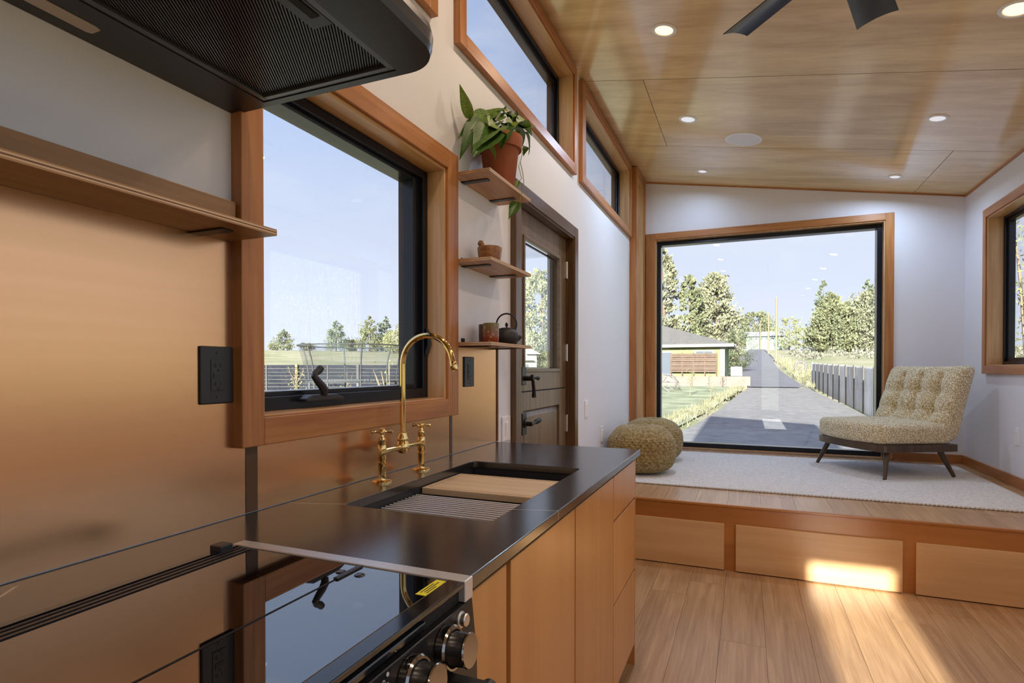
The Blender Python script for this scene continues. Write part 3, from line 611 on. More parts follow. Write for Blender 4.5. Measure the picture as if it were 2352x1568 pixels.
sp += [tuple(e+d*0.014)]
O('spout', MB().tube(sp, 0.0088, 16), M_BRASS, fc, smooth=True)
e = Vector(sp[-1])
O('spout_tip', MB().lathe([(0, -0.004), (0.0095, -0.004), (0.0108, 0), (0.0108, 0.022), (0.0095, 0.024), (0.0085, 0.020), (0, 0.020)], 20, e, d), M_BRASS, fc, smooth=True)

# ---- range
st = T('range', 'black slide-in range with glossy glass top and front knobs', 'range', (-0.64, 0.41, 0.0))
y0s, y1s = 0.028, 0.798
O('body', MB().box(-1.04, -0.431, y0s, y1s-0.004, 0.06, 0.874), M_STOVE, st)
O('plinth', MB().box(-1.0, -0.46, y0s+0.01, y1s-0.01, 0.0, 0.06), M_SLOT, st)
O('cooktop', MB().box(-0.832, -0.430, 0.050, 0.770, 0.896, 0.9055), M_COOK, st, bevel=0.0012)
O('side_trim', MB().box(-0.889, -0.400, 0.772, 0.7985, 0.8745, 0.9078), M_STEEL, st, bevel=0.0015)
O('side_trim', MB().box(-0.889, -0.400, y0s, 0.048, 0.8745, 0.9078), M_STEEL, st, bevel=0.0015)
O('front_edge', MB().box(-0.4295, -0.4020, 0.049, 0.7712, 0.8980, 0.9065), M_STOVEGL, st, bevel=0.0015)
O('vent_recess', MB().box(-0.4290, -0.4110, 0.049, 0.7712, 0.8740, 0.8978), M_SLOT, st)
O('vent_bar', MB().box(-0.4105, -0.4035, 0.055, 0.664, 0.8790, 0.8915), M_STOVEGL, st, bevel=0.003)
vt = O('vent_rail', MB().box(-0.888, -0.875, 0.05, 0.771, 0.8745, 0.9068).box(-0.875, -0.833, 0.05, 0.771, 0.8745, 0.896), M_STOVEGL, st)
for k in range(3): O('vent_slat', MB().box(-0.872+k*0.013, -0.866+k*0.013, 0.052, 0.769, 0.8955, 0.905), M_BLACKPL, st)
O('stop_block', MB().box(-0.900, -0.872, 0.731, 0.758, 0.9005, 0.916), M_BLACKPL, st, bevel=0.002)
O('lid_seam', MB().box(-0.5955, -0.5925, 0.052, 0.770, 0.9050, 0.9062), M_SLOT, st)
O('seam_hinge', MB().box(-0.5985, -0.5895, 0.706, 0.769, 0.9050, 0.9085), M_BLACKPL, st, bevel=0.001)
for x in (-0.608, -0.571): O('rivet', MB().lathe([(0.0085, 0), (0.0085, 0.001), (0.0065, 0.0022), (0, 0.0025)], 18, (x, 0.736, 0.9053)), M_STEEL if False else plain('rivet_dark', (0.10, 0.11, 0.14), 0.15, metal=0.8) if x < -0.6 else bpy.data.materials['rivet_dark'], st, smooth=True)
lb = O('caution_label', MB().box(-0.4475, -0.4300, 0.705, 0.766, 0.9054, 0.9059), M_YELLOW, st, label='small yellow caution label')
for x, a, b in ((-0.4430, 0.712, 0.750), (-0.4385, 0.716, 0.758), (-0.4340, 0.714, 0.742)): O('text_line', MB().box(x-0.0008, x+0.0008, a, b, 0.9058, 0.9061), M_SLOT, lb)
# tilted control panel
PN = Vector((math.cos(math.radians(5)), 0, math.sin(math.radians(5)))); PU = Vector((-PN.z, 0, PN.x)); PO = Vector((-0.4005, 0, 0.8735))
def pan(y, dn, up_): return PO+PN*dn+PU*up_+Vector((0, y, 0))
O('control_panel', MB().prism([(-0.4300, 0.8735), (PO.x, PO.z), (pan(0,0,-0.080).x+0.0012, pan(0,0,-0.080).z), (pan(0,0,-0.160).x-0.004, pan(0,0,-0.160).z), (-0.430, 0.714)], 'Y', 0.030, 0.797), M_STOVE, st, bevel=0.0015)
O('oven_door', MB().box(-0.430, -0.385, 0.034, 0.794, 0.20, 0.708), M_STOVEGL, st, bevel=0.004)
O('warming_drawer', MB().box(-0.430, -0.385, 0.034, 0.794, 0.065, 0.19), M_STOVE, st, bevel=0.004)
hb = MB().tube([(-0.330, 0.10, 0.791), (-0.330, 0.712, 0.791)], 0.012, 14)
for y in (0.115, 0.694): hb.box(-0.396, -0.330, y-0.010, y+0.010, 0.781, 0.8035)
O('oven_handle', hb, M_BLACKM, st, smooth=True)
for y in (0.703, 0.613, 0.523, 0.433):
    b_ = pan(y, 0.0005, -0.036)
    kb = O('knob', MB().lathe([(0, 0), (0.0290, 0), (0.0300, 0.002), (0.0300, 0.012), (0.0285, 0.0135), (0.0250, 0.014), (0.0235, 0.016), (0.0225, 0.040), (0, 0.040)], 36, b_, PN), M_STOVE, st, smooth=True)
    O('bezel_ring', MB().lathe([(0.0290, 0.0), (0.0312, 0.001), (0.0316, 0.013), (0.0290, 0.0160), (0.0260, 0.0160)], 36, b_, PN), M_KNOBM, kb, smooth=True)
    O('knob_face', MB().lathe([(0.0230, 0.0365), (0.0240, 0.0395), (0.0228, 0.0415), (0.0210, 0.0415), (0, 0.0412)], 36, b_, PN), M_KNOBM, kb, smooth=True)
O('start_button', MB().lathe([(0, 0), (0.0125, 0), (0.0125, 0.003), (0.0095, 0.004), (0.0095, 0.011), (0.008, 0.0125), (0, 0.0125)], 24, pan(0.752, 0.0005, -0.016), PN), M_SATIN, st, smooth=True)
wm = plain('burner_mark_white', (0.6, 0.6, 0.62), 0.5)
for i_, (dy, du) in enumerate(((0.004, -0.0085), (-0.0045, -0.014), (0.0025, -0.020))):
    c_ = pan(0.563+dy, 0.0009, du+0.002)
    prof = [(0, 0.0004), (0.0027, 0.0004), (0.0027, 0)] if i_ == 0 else [(0.0015, 0.0004), (0.0025, 0.0004), (0.0025, 0)]
    O('burner_mark', MB().lathe(prof, 16, c_, PN), wm, st)

# ---- range hood
hd = T('range_hood', 'black range hood with ribbed filter above the range', 'range hood', (-0.8, 0.45, 1.808))
def hood_poly(x0, x1, y0, y1, r, n=8):
    P = [(x0, y0)]
    for cx_, cy_, a0 in ((x1-r, y0+r, 270), (x1-r, y1-r, 0)):
        for k in range(n+1): a = math.radians(a0+90*k/n); P.append((cx_+r*math.cos(a), cy_+r*math.sin(a)))
    return P+[(x0, y1)]
HB = 1.808; hy0, hy1 = -0.02, 0.938; fx0, fx1, fy0, fy1 = -0.962, -0.624, 0.05, 0.920
# bottom plate with a hole for the filter: four pieces, plus rounded front rim
def hood_shell():
    bm = bmesh.new(); out = hood_poly(XL+0.001, -0.528, hy0, hy1, 0.075, 10); hole = [(fx0, fy0), (fx1, fy0), (fx1, fy1), (fx0, fy1)]
    def loop(p):
        v = [bm.verts.new((a, b, HB)) for a, b in p]; return [bm.edges.new((v[i], v[(i+1) % len(v)])) for i in range(len(v))]
    ed = loop(out)+loop(hole); bmesh.ops.triangle_fill(bm, use_beauty=True, edges=ed)
    mb = MB(); bm.verts.index_update(); mb.v = [tuple(v.co) for v in bm.verts]; mb.f = [tuple(v.index for v in f.verts) for f in bm.faces]; bm.free()
    n = len(out); prev = out; zprev = HB
    for dz, ins in ((0.012, -0.004), (0.030, -0.006), (0.046, -0.002), (0.056, 0.012), (0.060, 0.030)):
        P = hood_poly(XL+0.001, -0.528-ins, hy0+ins, hy1-ins, max(0.02, 0.075-ins), 10)
        mb.add([(a, b, zprev) for a, b in prev]+[(a, b, HB+dz) for a, b in P], [(i, (i+1) % n, n+(i+1) % n, n+i) for i in range(n)])
        prev = P; zprev = HB+dz
    mb.add([(a, b, zprev) for a, b in prev], [tuple(range(n))])
    mb.add([(a, b, HB) for a, b in hole]+[(a, b, HB+0.02) for a, b in hole], [(i, (i+1) % 4, 4+(i+1) % 4, 4+i) for i in range(4)])
    return mb
M_HOOD = plain('hood_black', (0.014, 0.014, 0.017), 0.36)
O('canopy', hood_shell(), M_HOOD, hd, smooth=True)
O('chimney', MB().box(XL+0.001, -0.79, 0.31, 0.61, HB+0.055, 3.17), M_HOOD, hd, bevel=0.004)
O('filter_tray', MB().box(fx0, fx1, fy0, fy1, HB+0.016, HB+0.024), M_SLOT, hd)
fr_ = MB()
for q in ((fx0, fx0+0.014, fy0, fy1), (fx1-0.014, fx1, fy0, fy1), (fx0+0.014, fx1-0.014, fy1-0.014, fy1), (fx0+0.014, fx1-0.014, fy0, fy0+0.014)): fr_.box(q[0], q[1], q[2], q[3], HB+0.002, HB+0.016)
O('filter_frame', fr_, plain('hood_filter_rim', (0.10, 0.105, 0.11), 0.3, metal=0.5), hd, bevel=0.001)
ft = MB(); a0, a1, b0, b1 = fx0+0.014, fx1-0.014, fy0+0.014, fy1-0.014
c = b0-(a1-a0)*1.55
while c < b1:       # diagonal ribs, clipped to the tray
    pts = []
    for k in range(2):
        pass
    # line: y = c + (a1 - x)*1.55
    xa, xb_ = a0, a1
    ya, yb_ = c+(a1-xa)*1.55, c
    if ya > b1: xa = a1-(b1-c)/1.55; ya = b1
    if yb_ < b0: xb_ = a1-(b0-c)/1.55; yb_ = b0
    if xb_-xa > 0.004:
        d_ = Vector((xb_-xa, yb_-ya, 0)); L = d_.length; d_.normalize(); nn = Vector((-d_.y, d_.x, 0))
        ft.obox(((xa+xb_)/2, (ya+yb_)/2, HB+0.0115), d_*(L/2), nn*0.0013, (0, 0, 0.0035))
    c += 0.0092
O('filter_ribs', ft, plain('filter_rib_black', (0.07, 0.072, 0.075), 0.35, metal=0.5), hd, kind='stuff')
O('filter_latch', MB().box(-0.684, -0.640, 0.62, 0.762, HB+0.004, HB+0.012), M_HOOD, hd, bevel=0.002)
O('latch_recess', MB().box(-0.664, -0.648, 0.66, 0.735, HB+0.0025, HB+0.0045), M_SLOT, hd)
O('led_lens', MB().prism([(-1.038, 0.10), (-1.008, 0.10), (-1.008, 0.610), (-1.012, 0.618), (-1.034, 0.618), (-1.038, 0.610)], 'Z', HB-0.0012, HB+0.001), M_LED, hd)

# ---- shelves (ply edge layers are parts) with hidden black brackets
def shelf(name, label, y0, y1, zb, xf, brackets, grp=None):
    zt = zb+0.0135
    s = T(name, label, 'shelf', ((XL+xf)/2, (y0+y1)/2, zb), group=grp)
    n = 5; h = (zt-zb)/n
    for k in range(n):
        m = M_PLYFACE if k in (0, n-1) else (M_PLYLIGHT if k % 2 else M_PLYDARK)
        ins = 0.0004 if k % 2 == 0 else 0
        O('ply_layer', MB().box(XL+0.004, xf-ins, y0+ins, y1-ins, zb+k*h, zb+(k+1)*h), m, s)
    for y in brackets:
        b = MB(); t = 0.004; w = 0.0145
        b.box(XL+0.001, xf-0.045, y-w, y+w, zb-t, zb-0.0001)
        b.box(XL+0.001, XL+0.0036, y-w, y+w, zb-t, zt+0.020)
        O('bracket', b, M_BLACKM, s, bevel=0.0012)
    return s
shelf('wall_shelf', 'long plywood shelf along the backsplash left of the kitchen window', -0.6, 0.924, 1.520, -0.930, (0.20, 0.838))
O('shelf_back_rail', MB().box(XL+0.0005, XL+0.020, -0.6, 0.925, 1.5336, 1.606), M_PLYFACE, label='flat wood rail on the wall above the long left shelf', cat='rail', bevel=0.0015)
G3 = None
shelf('wall_shelf', 'small plywood shelf holding the potted pothos, topmost of three', 1.958, 2.396, 1.991, -0.908, (2.045, 2.315))
shelf('wall_shelf', 'small plywood shelf holding the wooden mortar, middle of three', 1.958, 2.390, 1.652, -0.903, (2.045, 2.315))
shelf('wall_shelf', 'small plywood shelf holding the iron teapot, lowest of three', 1.958, 2.390, 1.327, -0.903, (2.045, 2.315))

# ---- outlets and switches
def plate(name, label, cat, y, z, w, h, mats, style):
    pm, im = mats
    t = T(name, label, cat, (XL, y, z-h/2)); xw = XL+(0.003 if pm is M_BLACKPL else 0.0003)
    O('cover_plate', MB().box(xw, xw+0.006, y-w/2, y+w/2, z-h/2, z+h/2), pm, t, bevel=0.003)
    ins = O('insert', MB().box(xw+0.0055, xw+0.0075, y-0.0168, y+0.0168, z-0.034, z+0.034), im, t, bevel=0.001)
    for s in (-1, 1): O('screw', MB().lathe([(0, 0), (0.0034, 0), (0.0030, 0.0012), (0, 0.0014)], 12, (xw+0.006, y, z+s*0.048), (1, 0, 0)), pm, t)
    if style == 'gfci':
        sl = MB()
        for s in (-1, 1):
            zz = z+s*0.020
            sl.box(xw+0.007, xw+0.0078, y-0.0075, y-0.0050, zz-0.004, zz+0.005).box(xw+0.007, xw+0.0078, y-0.0115, y-0.0075, zz-0.0008, zz+0.0012).box(xw+0.007, xw+0.0078, y+0.0050, y+0.0070, zz-0.003, zz+0.004).box(xw+0.007, xw+0.0078, y-0.0022, y+0.0022, zz-0.012, zz-0.0075)
        O('socket_slots', sl, M_SLOT, t, kind='stuff')
        O('test_button', MB().box(xw+0.007, xw+0.0088, y-0.011, y+0.011, z-0.0005, z+0.0045).box(xw+0.007, xw+0.0088, y-0.011, y+0.011, z-0.0065, z-0.0015), pm, t)
    else:
        O('rocker', MB().prism([(xw+0.007, z-0.030), (xw+0.0088, z-0.030), (xw+0.0115, z+0.030), (xw+0.007, z+0.030)], 'Y', y-0.0145, y+0.0145), im, t, bevel=0.001)
    return t
plate('wall_outlet', 'black outlet on the backsplash left of the kitchen window', 'outlet', 0.885, 1.222, 0.082, 0.125, (M_BLACKPL, M_BLACKPL), 'gfci')
plate('wall_outlet', 'black outlet on the backsplash right of the kitchen window, below the shelves', 'outlet', 2.091, 1.224, 0.086, 0.124, (M_BLACKPL, M_BLACKPL), 'gfci')
plate('light_switch', 'white rocker switch between the backsplash edge and the door', 'switch', 2.487, 0.950, 0.100, 0.118, (M_WHITEPL, M_WHITEPL), 'sw')
plate('light_switch', 'white wall switch right of the door at handle height', 'switch', 3.953, 0.950, 0.082, 0.120, (M_WHITEPL, M_WHITEPL), 'sw')
plate('light_switch', 'small white wall switch low above the poufs', 'switch', 4.430, 0.720, 0.075, 0.125, (M_WHITEPL, M_WHITEPL), 'sw')
plate('light_switch', 'white switch edge-on beside the tall narrow window', 'switch', 5.440, 0.735, 0.075, 0.120, (M_WHITEPL, M_WHITEPL), 'sw')
ow = T('wall_outlet', 'white outlet low on the side wall past the armchair', 'outlet', (XR, 5.02, 0.72))
O('cover_plate', MB().box(XR-0.006, XR-0.0003, 4.985, 5.060, 0.70, 0.82), M_WHITEPL, ow, bevel=0.002)
O('insert', MB().box(XR-0.008, XR-0.006, 5.006, 5.039, 0.726, 0.794), M_WHITEPL, ow)

# ================================================================== CEILING FITTINGS
cn = Vector((0.1676, 0, 1.0)).normalized()      # ceiling normal (upwards)
def on_ceil(x, y): return Vector((x, y, zc(x)))
def downlight(x, y, label, lit, group='recessed ceiling downlights', r=0.068, cool_fill=False):
    t = T('downlight', label, 'ceiling light', tuple(on_ceil(x, y)), group)
    o = on_ceil(x, y)
    O('trim_ring', MB().lathe([(r, 0.0), (r, 0.003), (r-0.004, 0.006), (r-0.016, 0.006), (r-0.020, 0.002)], 32, o, -cn), M_WHITEPL, t, smooth=True)
    O('lens', MB().lathe([(r-0.0185, 0.0028), (0, 0.0032)], 32, o, -cn), M_CANON if lit else M_CANGLOW, t, smooth=True)
    if lit or cool_fill:  # cool lamps are added fill light in downlights that look unlit
        ld = bpy.data.lights.new('downlight_lamp_or_fill', 'AREA'); ld.shape = 'DISK'; ld.size = 0.09; ld.energy = FILL_COOL_W*((0.45 if x < 0 else 1.15) if y > 5 else 1.9) if cool_fill else LAMP_W; ld.color = (0.58, 0.75, 1.0) if cool_fill else (1.0, 0.75, 0.56); ld.spread = math.radians(165)
        lo = bpy.data.objects.new('downlight_lamp_or_fill', ld); COL.objects.link(lo); lo.parent = t; lo.location = -cn*0.012
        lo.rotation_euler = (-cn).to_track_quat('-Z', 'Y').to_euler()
    return t
downlight(-0.434, 3.238, 'glowing orange downlight left of the ceiling fan blades', True)
downlight(1.119, 3.238, 'glowing downlight cut by the top right picture corner', True, r=0.072)
downlight(-0.420, 4.449, 'white downlight beside the round ceiling speaker', False, cool_fill=True)
downlight(1.130, 4.443, 'white downlight on the low wall side of the ceiling, level with the speaker', False, r=0.062)
downlight(-0.400, 5.658, 'small white downlight over the poufs, by the end wall', False, r=0.055, cool_fill=True)
downlight(1.142, 5.640, 'small white downlight over the armchair, by the end wall', False, r=0.055, cool_fill=True)
for y, od in ((2.03, 'first'), (0.82, 'second'), (-0.39, 'third'), (-1.60, 'fourth')):
    for x, sd_ in ((-0.43, 'counter'), (1.12, 'low wall')): downlight(x, y, f'lit recessed downlight out of the picture, {od} row back on the {sd_} side', True, 'downlights behind the camera')
sp_ = T('ceiling_speaker', 'large round white speaker grille set flush in the ply ceiling', 'speaker', tuple(on_ceil(-0.034, 4.839)))
o = on_ceil(-0.034, 4.839)
O('rim', MB().lathe([(0.138, 0), (0.138, 0.004), (0.133, 0.006), (0.122, 0.006), (0.120, 0.003)], 48, o, -cn), M_WHITEPL, sp_, smooth=True)
O('grille', MB().lathe([(0.121, 0.0035), (0, 0.0045)], 48, o, -cn), M_GREY, sp_, smooth=True)
# fan
FH = Vector((0.31, 2.18, 2.65))
fan = T('ceiling_fan', 'dark metal ceiling fan with blade tips reaching into view', 'fan', tuple(FH))
O('motor', MB().lathe([(0, -0.06), (0.07, -0.055), (0.10, -0.03), (0.105, 0.02), (0.09, 0.06), (0.03, 0.075), (0, 0.075)], 32, FH), M_FANB, fan, smooth=True)
O('downrod', MB().lathe([(0, 0), (0.012, 0), (0.012, zc(0.31)-FH.z-0.02), (0, zc(0.31)-FH.z-0.02)], 12, FH), M_BLACKM, fan, smooth=True)
O('canopy_cap', MB().lathe([(0, -0.06), (0.03, -0.06), (0.065, 0), (0, 0)], 24, (FH.x, FH.y, zc(0.31)-0.008)), M_BLACKM, fan, smooth=True)
for k in range(6):
    a = math.radians(71.6+60*k); er = Vector((math.cos(a), math.sin(a), 0)); et = Vector((-math.sin(a), math.cos(a), 0))
    pt = math.radians(13)
    def bl(u, v, th=0.0):
        rr = 0.09+0.455*u; w = (v-0.5)*(0.115+0.03*u)
        rr += (0.02*(0.5-v) if u > 0.99 else 0)
        z = -w*math.sin(pt)-0.010*(1-(2*v-1)**2)*-1
        return FH+er*rr+et*(w*math.cos(pt))+Vector((0, 0, z+th))
    mb = MB().grid(lambda u, v: bl(u, v), 10, 10)
    nb = len(mb.v); mb.grid(lambda u, v: bl(1-u, v, 0.005), 10, 10)
    E1 = [bl(i_/10, 0) for i_ in range(11)]; 
    mb.add([bl(1, i_/10) for i_ in range(11)]+[bl(1, i_/10, 0.005) for i_ in range(11)], [(i_, i_+1, 12+i_, 11+i_) for i_ in range(10)])
    for v_ in (0, 1): mb.add([bl(i_/10, v_) for i_ in range(11)]+[bl(i_/10, v_, 0.005) for i_ in range(11)], [(i_, i_+1, 12+i_, 11+i_) for i_ in range(10)])
    O('fan_blade', mb, M_FANB, fan, smooth=True)

# ================================================================== THINGS ON THE SHELVES
def basis(y, z):
    y = y.normalized(); x = y.cross(z).normalized(); z = x.cross(y); return Matrix((x, y, z)).transposed()
ZT = 1.991+0.0136
pot = T('potted_pothos', 'variegated pothos in a terracotta pot on the topmost small shelf', 'plant', (-0.970, 2.192, ZT))
pc = (-0.970, 2.192, ZT)
O('pot', MB().lathe([(0, 0), (0.060, 0), (0.063, 0.004), (0.080, 0.150), (0.0805, 0.151), (0.093, 0.153), (0.0985, 0.200), (0.097, 0.204), (0.089, 0.204), (0.086, 0.185), (0, 0.183)], 36, pc), M_TERRA, pot, smooth=True)
O('soil', MB().lathe([(0.0835, 0.186), (0, 0.190)], 24, pc), M_SOIL, pot)
_c, _s = math.cos(0.39505796), math.sin(0.39505796)
_r = Vector((_c, _s, 0)); _f = Vector((-_s, _c, 0)); _u = Vector((0, 0, 1)); _p = -0.0100713
_f, _u = _f*math.cos(_p)+_u*math.sin(_p), -_f*math.sin(_p)+_u*math.cos(_p)
CAM = Vector((0, 0, 1.235))
def leafpt(ax, ay, x):      # a measured point of the plant, at distance x from the wall axis
    X_, Y_ = 1040+ax/5.06, 190+ay/5.06
    d = (X_-1176)/1295.78*_r+(860.51-Y_)/1295.78*_u+_f
    return CAM+d*(x/d.x)
def leaf_mesh(droop, cup):
    def fn(u, v):
        w = 0.5*(math.sin(math.pi*min(1, u**0.62))**0.9)*(1-0.25*u) if 0 < u < 1 else 0.0
        s = 2*v-1
        y = u-0.10*(abs(s)**1.5)*max(0, 1-u*3.0)
        return (w*s*0.78, y, -droop*u*u+cup*abs(s)*w+0.012*math.sin(9*u)*s*s)
    me = bpy.data.meshes.new('leaf'); mb = MB().grid(lambda u, v: fn(u, v), 10, 6)
    me.from_pydata(mb.v, [], mb.f); me.materials.append(M_LEAF); me.polygons.foreach_set('use_smooth', [True]*len(me.polygons)); me.update(); return me
LM = [leaf_mesh(0.18, 0.35), leaf_mesh(0.32, 0.2), leaf_mesh(0.08, 0.5)]
LEAVES = [(195,392, 90,52, -1.025,-1.025, 0.72, 0), (430,392, 150,440, -1.0,-1.02, .62, 1), (305,442, 108,712, -1.0,-1.02, .62, 1), (300,505, 205,615, -1.02,-1.02, .6, 0),
 (440,480, 585,225, -0.985,-1.0, .9, 0), (405,415, 330,556, -0.96,-0.95, .9, 1), (590,345, 725,455, -1.0,-0.985, .8, 1), (748,500, 738,322, -1.01,-1.015, .85, 2), (785,530, 926,440, -0.97,-0.955, 1.0, 0),
 (650,505, 878,578, -0.95,-0.935, .62, 1), (440,500, 645,545, -0.925,-0.905, 1.1, 1), (445,625, 255,815, -0.925,-0.91, 1.25, 2), (410,735, 512,822, -0.90,-0.895, .75, 1), (845,590, 948,805, -0.97,-0.95, .55, 1),
 (880,760, 820,815, -0.985,-0.98, .8, 0), (755,560, 742,668, -0.93,-0.92, .85, 1), (640,520, 560,665, -0.915,-0.895, .95, 1), (700,400, 800,560, -1.0,-0.97, .7, 1), (500,480, 360,590, -0.97,-0.95, .8, 2),
 (560,470, 700,590, -0.945,-0.93, .75, 1), (470,560, 250,690, -0.93,-0.92, .9, 0), (690,470, 620,590, -0.95,-0.93, .8, 2), (330,470, 250,560, -1.0,-1.02, .7, 1), (745,1400, 672,1508, -0.925,-0.92, .9, 1), (775,1405, 735,1500, -0.935,-0.93, .7, 0), (760,1150, 722,1222, -0.93,-0.925, .7, 1),
 (660,430, 752,345, -0.985,-0.985, .8, 0), (700,500, 800,420, -0.96,-0.955, .85, 1), (790,480, 905,560, -0.95,-0.945, .8, 0), (560,360, 505,440, -0.975,-0.97, .9, 2), (610,330, 690,300, -1.0,-1.0, .7, 1), (520,440, 600,350, -0.96,-0.96, .9, 0), (480,420, 415,345, -0.99,-0.99, .8, 1), (620,560, 745,610, -0.925,-0.92, .8, 2), (540,540, 470,690, -0.915,-0.91, .95, 2), (600,480, 690,545, -0.93,-0.93, .9, 1)]
for ax, ay, bx, by, xa, xb_, wd, k in LEAVES:
    A_, B_ = leafpt(ax, ay, xa), leafpt(bx, by, xa+(xb_-xa)*0.35)
    L_ = (B_-A_).length; y = (B_-A_)
    nz = (CAM-A_).normalized()*0.75+Vector((R.uniform(-.3,.3), R.uniform(-.3,.3), 0.55))
    o_l = bpy.data.objects.new('leaf', LM[k]); COL.objects.link(o_l); o_l.parent = pot
    M_ = basis(y, nz).to_4x4(); M_.translation = A_-Vector(pc)
    o_l.matrix_local = M_ @ Matrix.Diagonal((L_*min(wd, 1.05)*0.78, L_*1.08, L_, 1))
for ax, ay, bx, by, xa, xb_, wd, k in LEAVES[:23]:
    A_ = leafpt(ax, ay, xa); P0 = Vector(pc)+Vector((R.uniform(-.03,.03), R.uniform(-.03,.03), 0.186)); mid = (P0+A_)/2+Vector((0, 0, 0.02))
    O('stem', MB().tube([P0, mid, A_], 0.0017, 5), M_STEM, pot, smooth=True)
vp = [leafpt(*q) for q in ((815,790,-0.965), (800,860,-0.945), (785,925,-0.93), (812,1040,-0.92), (825,1150,-0.905), (822,1230,-0.898), (800,1290,-0.897), (775,1380,-0.900), (755,1408,-0.915))]
O('vine', MB().tube(vp, 0.0016, 6), M_STEM, pot, smooth=True)
vp = [leafpt(*q) for q in ((785,925,-0.93), (765,965,-0.925), (800,1110,-0.91), (765,1155,-0.925))]
O('vine', MB().tube(vp, 0.0014, 6), M_STEM, pot, smooth=True)

lat = Vector((0.919, 0.394, 0)); vw = Vector((-0.394, 0.919, 0))
ZM = 1.652+0.0136
mo = Vector((-0.985, 2.122, ZM))
mt = T('mortar', 'small olive wood mortar with its pestle on the middle shelf', 'mortar', tuple(mo))
O('bowl', MB().lathe([(0, 0), (0.036, 0), (0.040, 0.004), (0.047, 0.030), (0.050, 0.056), (0.0505, 0.070), (0.049, 0.0725), (0.045, 0.070), (0.040, 0.030), (0.025, 0.014), (0, 0.012)], 32, mo), M_OLIVE, mt, smooth=True)
pz = T('pestle', 'wooden pestle leaning out of the olive wood mortar', 'pestle', tuple(mo+Vector((0, 0, 0.02))))
P0 = mo+Vector((0.004, 0, 0.016))+lat*0.012; P1 = mo-lat*0.043+Vector((0, 0, 0.098))
O('shaft', MB().tube([P0, P0+(P1-P0)*0.15, P0+(P1-P0)*0.45, P0+(P1-P0)*0.7, P0+(P1-P0)*0.82, P0+(P1-P0)*0.93, P1], [0.007, 0.011, 0.0095, 0.0085, 0.0125, 0.0135, 0.006], 16), M_OLIVE, pz, smooth=True)
do = Vector((-0.985, 2.252, ZM))
O('small_dish', MB().lathe([(0, 0), (0.024, 0), (0.034, 0.016), (0.035, 0.021), (0.032, 0.020), (0.022, 0.006), (0, 0.005)], 28, do), M_OLIVE, loc=tuple(do), smooth=True, label='little dark wooden dish beside the mortar on the middle shelf', cat='dish')
ZK = 1.327+0.0136
ko = Vector((-0.985, 2.300, ZK))
kt = T('teapot', 'black cast iron teapot with hoop handle on the lowest shelf', 'teapot', tuple(ko))
O('body', MB().lathe([(0, 0), (0.040, 0), (0.046, 0.006), (0.0545, 0.026), (0.0555, 0.036), (0.052, 0.052), (0.044, 0.064), (0.036, 0.071), (0, 0.072)], 40, ko), M_KETTLE, kt, smooth=True)
ld_ = O('lid', MB().lathe([(0.037, 0.0705), (0.036, 0.0735), (0.020, 0.078), (0, 0.079)], 32, ko), M_KETTLE, kt, smooth=True)
O('lid_knob', MB().lathe([(0, 0.076), (0.0035, 0.078), (0.0035, 0.082), (0.0065, 0.087), (0.0075, 0.091), (0.004, 0.099), (0, 0.102)], 16, ko), M_KETTLE, ld_, smooth=True)
O('spout', MB().tube([ko+lat*0.045+Vector((0, 0, 0.030)), ko+lat*0.056+Vector((0, 0, 0.034)), ko+lat*0.064+Vector((0, 0, 0.040))], [0.015, 0.011, 0.0075], 14), M_KETTLE, kt, smooth=True)
hp = []
for k in range(17):
    a = math.pi*(1.16-1.32*k/16); hp.append(ko+lat*(0.0445*math.cos(a))+Vector((0, 0, 0.093+0.047*math.sin(a))))
hp = [ko-lat*0.040+Vector((0, 0, 0.062))]+hp+[ko+lat*0.041+Vector((0, 0, 0.062))]
O('hoop_handle', MB().tube(hp, 0.0036, 10), M_KETTLE, kt, smooth=True)
c1 = Vector((-0.966, 2.094, ZK)); c2 = Vector((-1.012, 2.148, ZK))
def cup(o): return MB().lathe([(0, 0), (0.028, 0), (0.0315, 0.004), (0.0325, 0.030), (0.0330, 0.078), (0.0320, 0.0815), (0.030, 0.080), (0.0285, 0.010), (0, 0.008)], 32, o)
O('ceramic_cup', cup(c1), M_CUP, loc=tuple(c1), smooth=True, label='rust and olive speckled ceramic cup beside the iron teapot', cat='cup')
O('ceramic_cup', cup(c2), M_CUPB, loc=tuple(c2), smooth=True, label='plain dark brown ceramic cup half hidden behind the speckled one', cat='cup')

# ================================================================== LIVING PLATFORM
def rounded_block(hx, hy, hz, r, n, deform):
    mb = MB(); mp = {}
    def key(p): return tuple(round(c, 5) for c in p)
    def vert(p):
        k = key(p)
        if k in mp: return mp[k]
        q = Vector((p[0]*hx, p[1]*hy, p[2]*hz)); inn = Vector((max(-hx+r, min(hx-r, q.x)), max(-hy+r, min(hy-r, q.y)), max(-hz+r, min(hz-r, q.z))))
        d = q-inn
        if d.length > 1e-9: q = inn+d.normalized()*r
        mb.v.append(tuple(deform(q))); mp[k] = len(mb.v)-1; return mp[k]
    for ax in range(3):
        for sg in (-1, 1):
            for i in range(n):
                for j in range(n):
                    def pt(a, b):
                        a, b = -1+2*a/n, -1+2*b/n
                        p = [0, 0, 0]; p[ax] = sg; p[(ax+1) % 3] = a; p[(ax+2) % 3] = b; return p
                    f = [vert(pt(i, j)), vert(pt(i+1, j)), vert(pt(i+1, j+1)), vert(pt(i, j+1))]
                    if sg < 0: f = f[::-1]
                    mb.f.append(tuple(f))
    return mb
RUGZ = ZP+0.0005
rx0, rx1, ry0, ry1 = -0.94, 1.635, 4.145, 5.86
rug = T('rug', 'large cream woven wool rug under the armchair and poufs', 'rug', ((rx0+rx1)/2, (ry0+ry1)/2, RUGZ))
rn = random.Random(11)
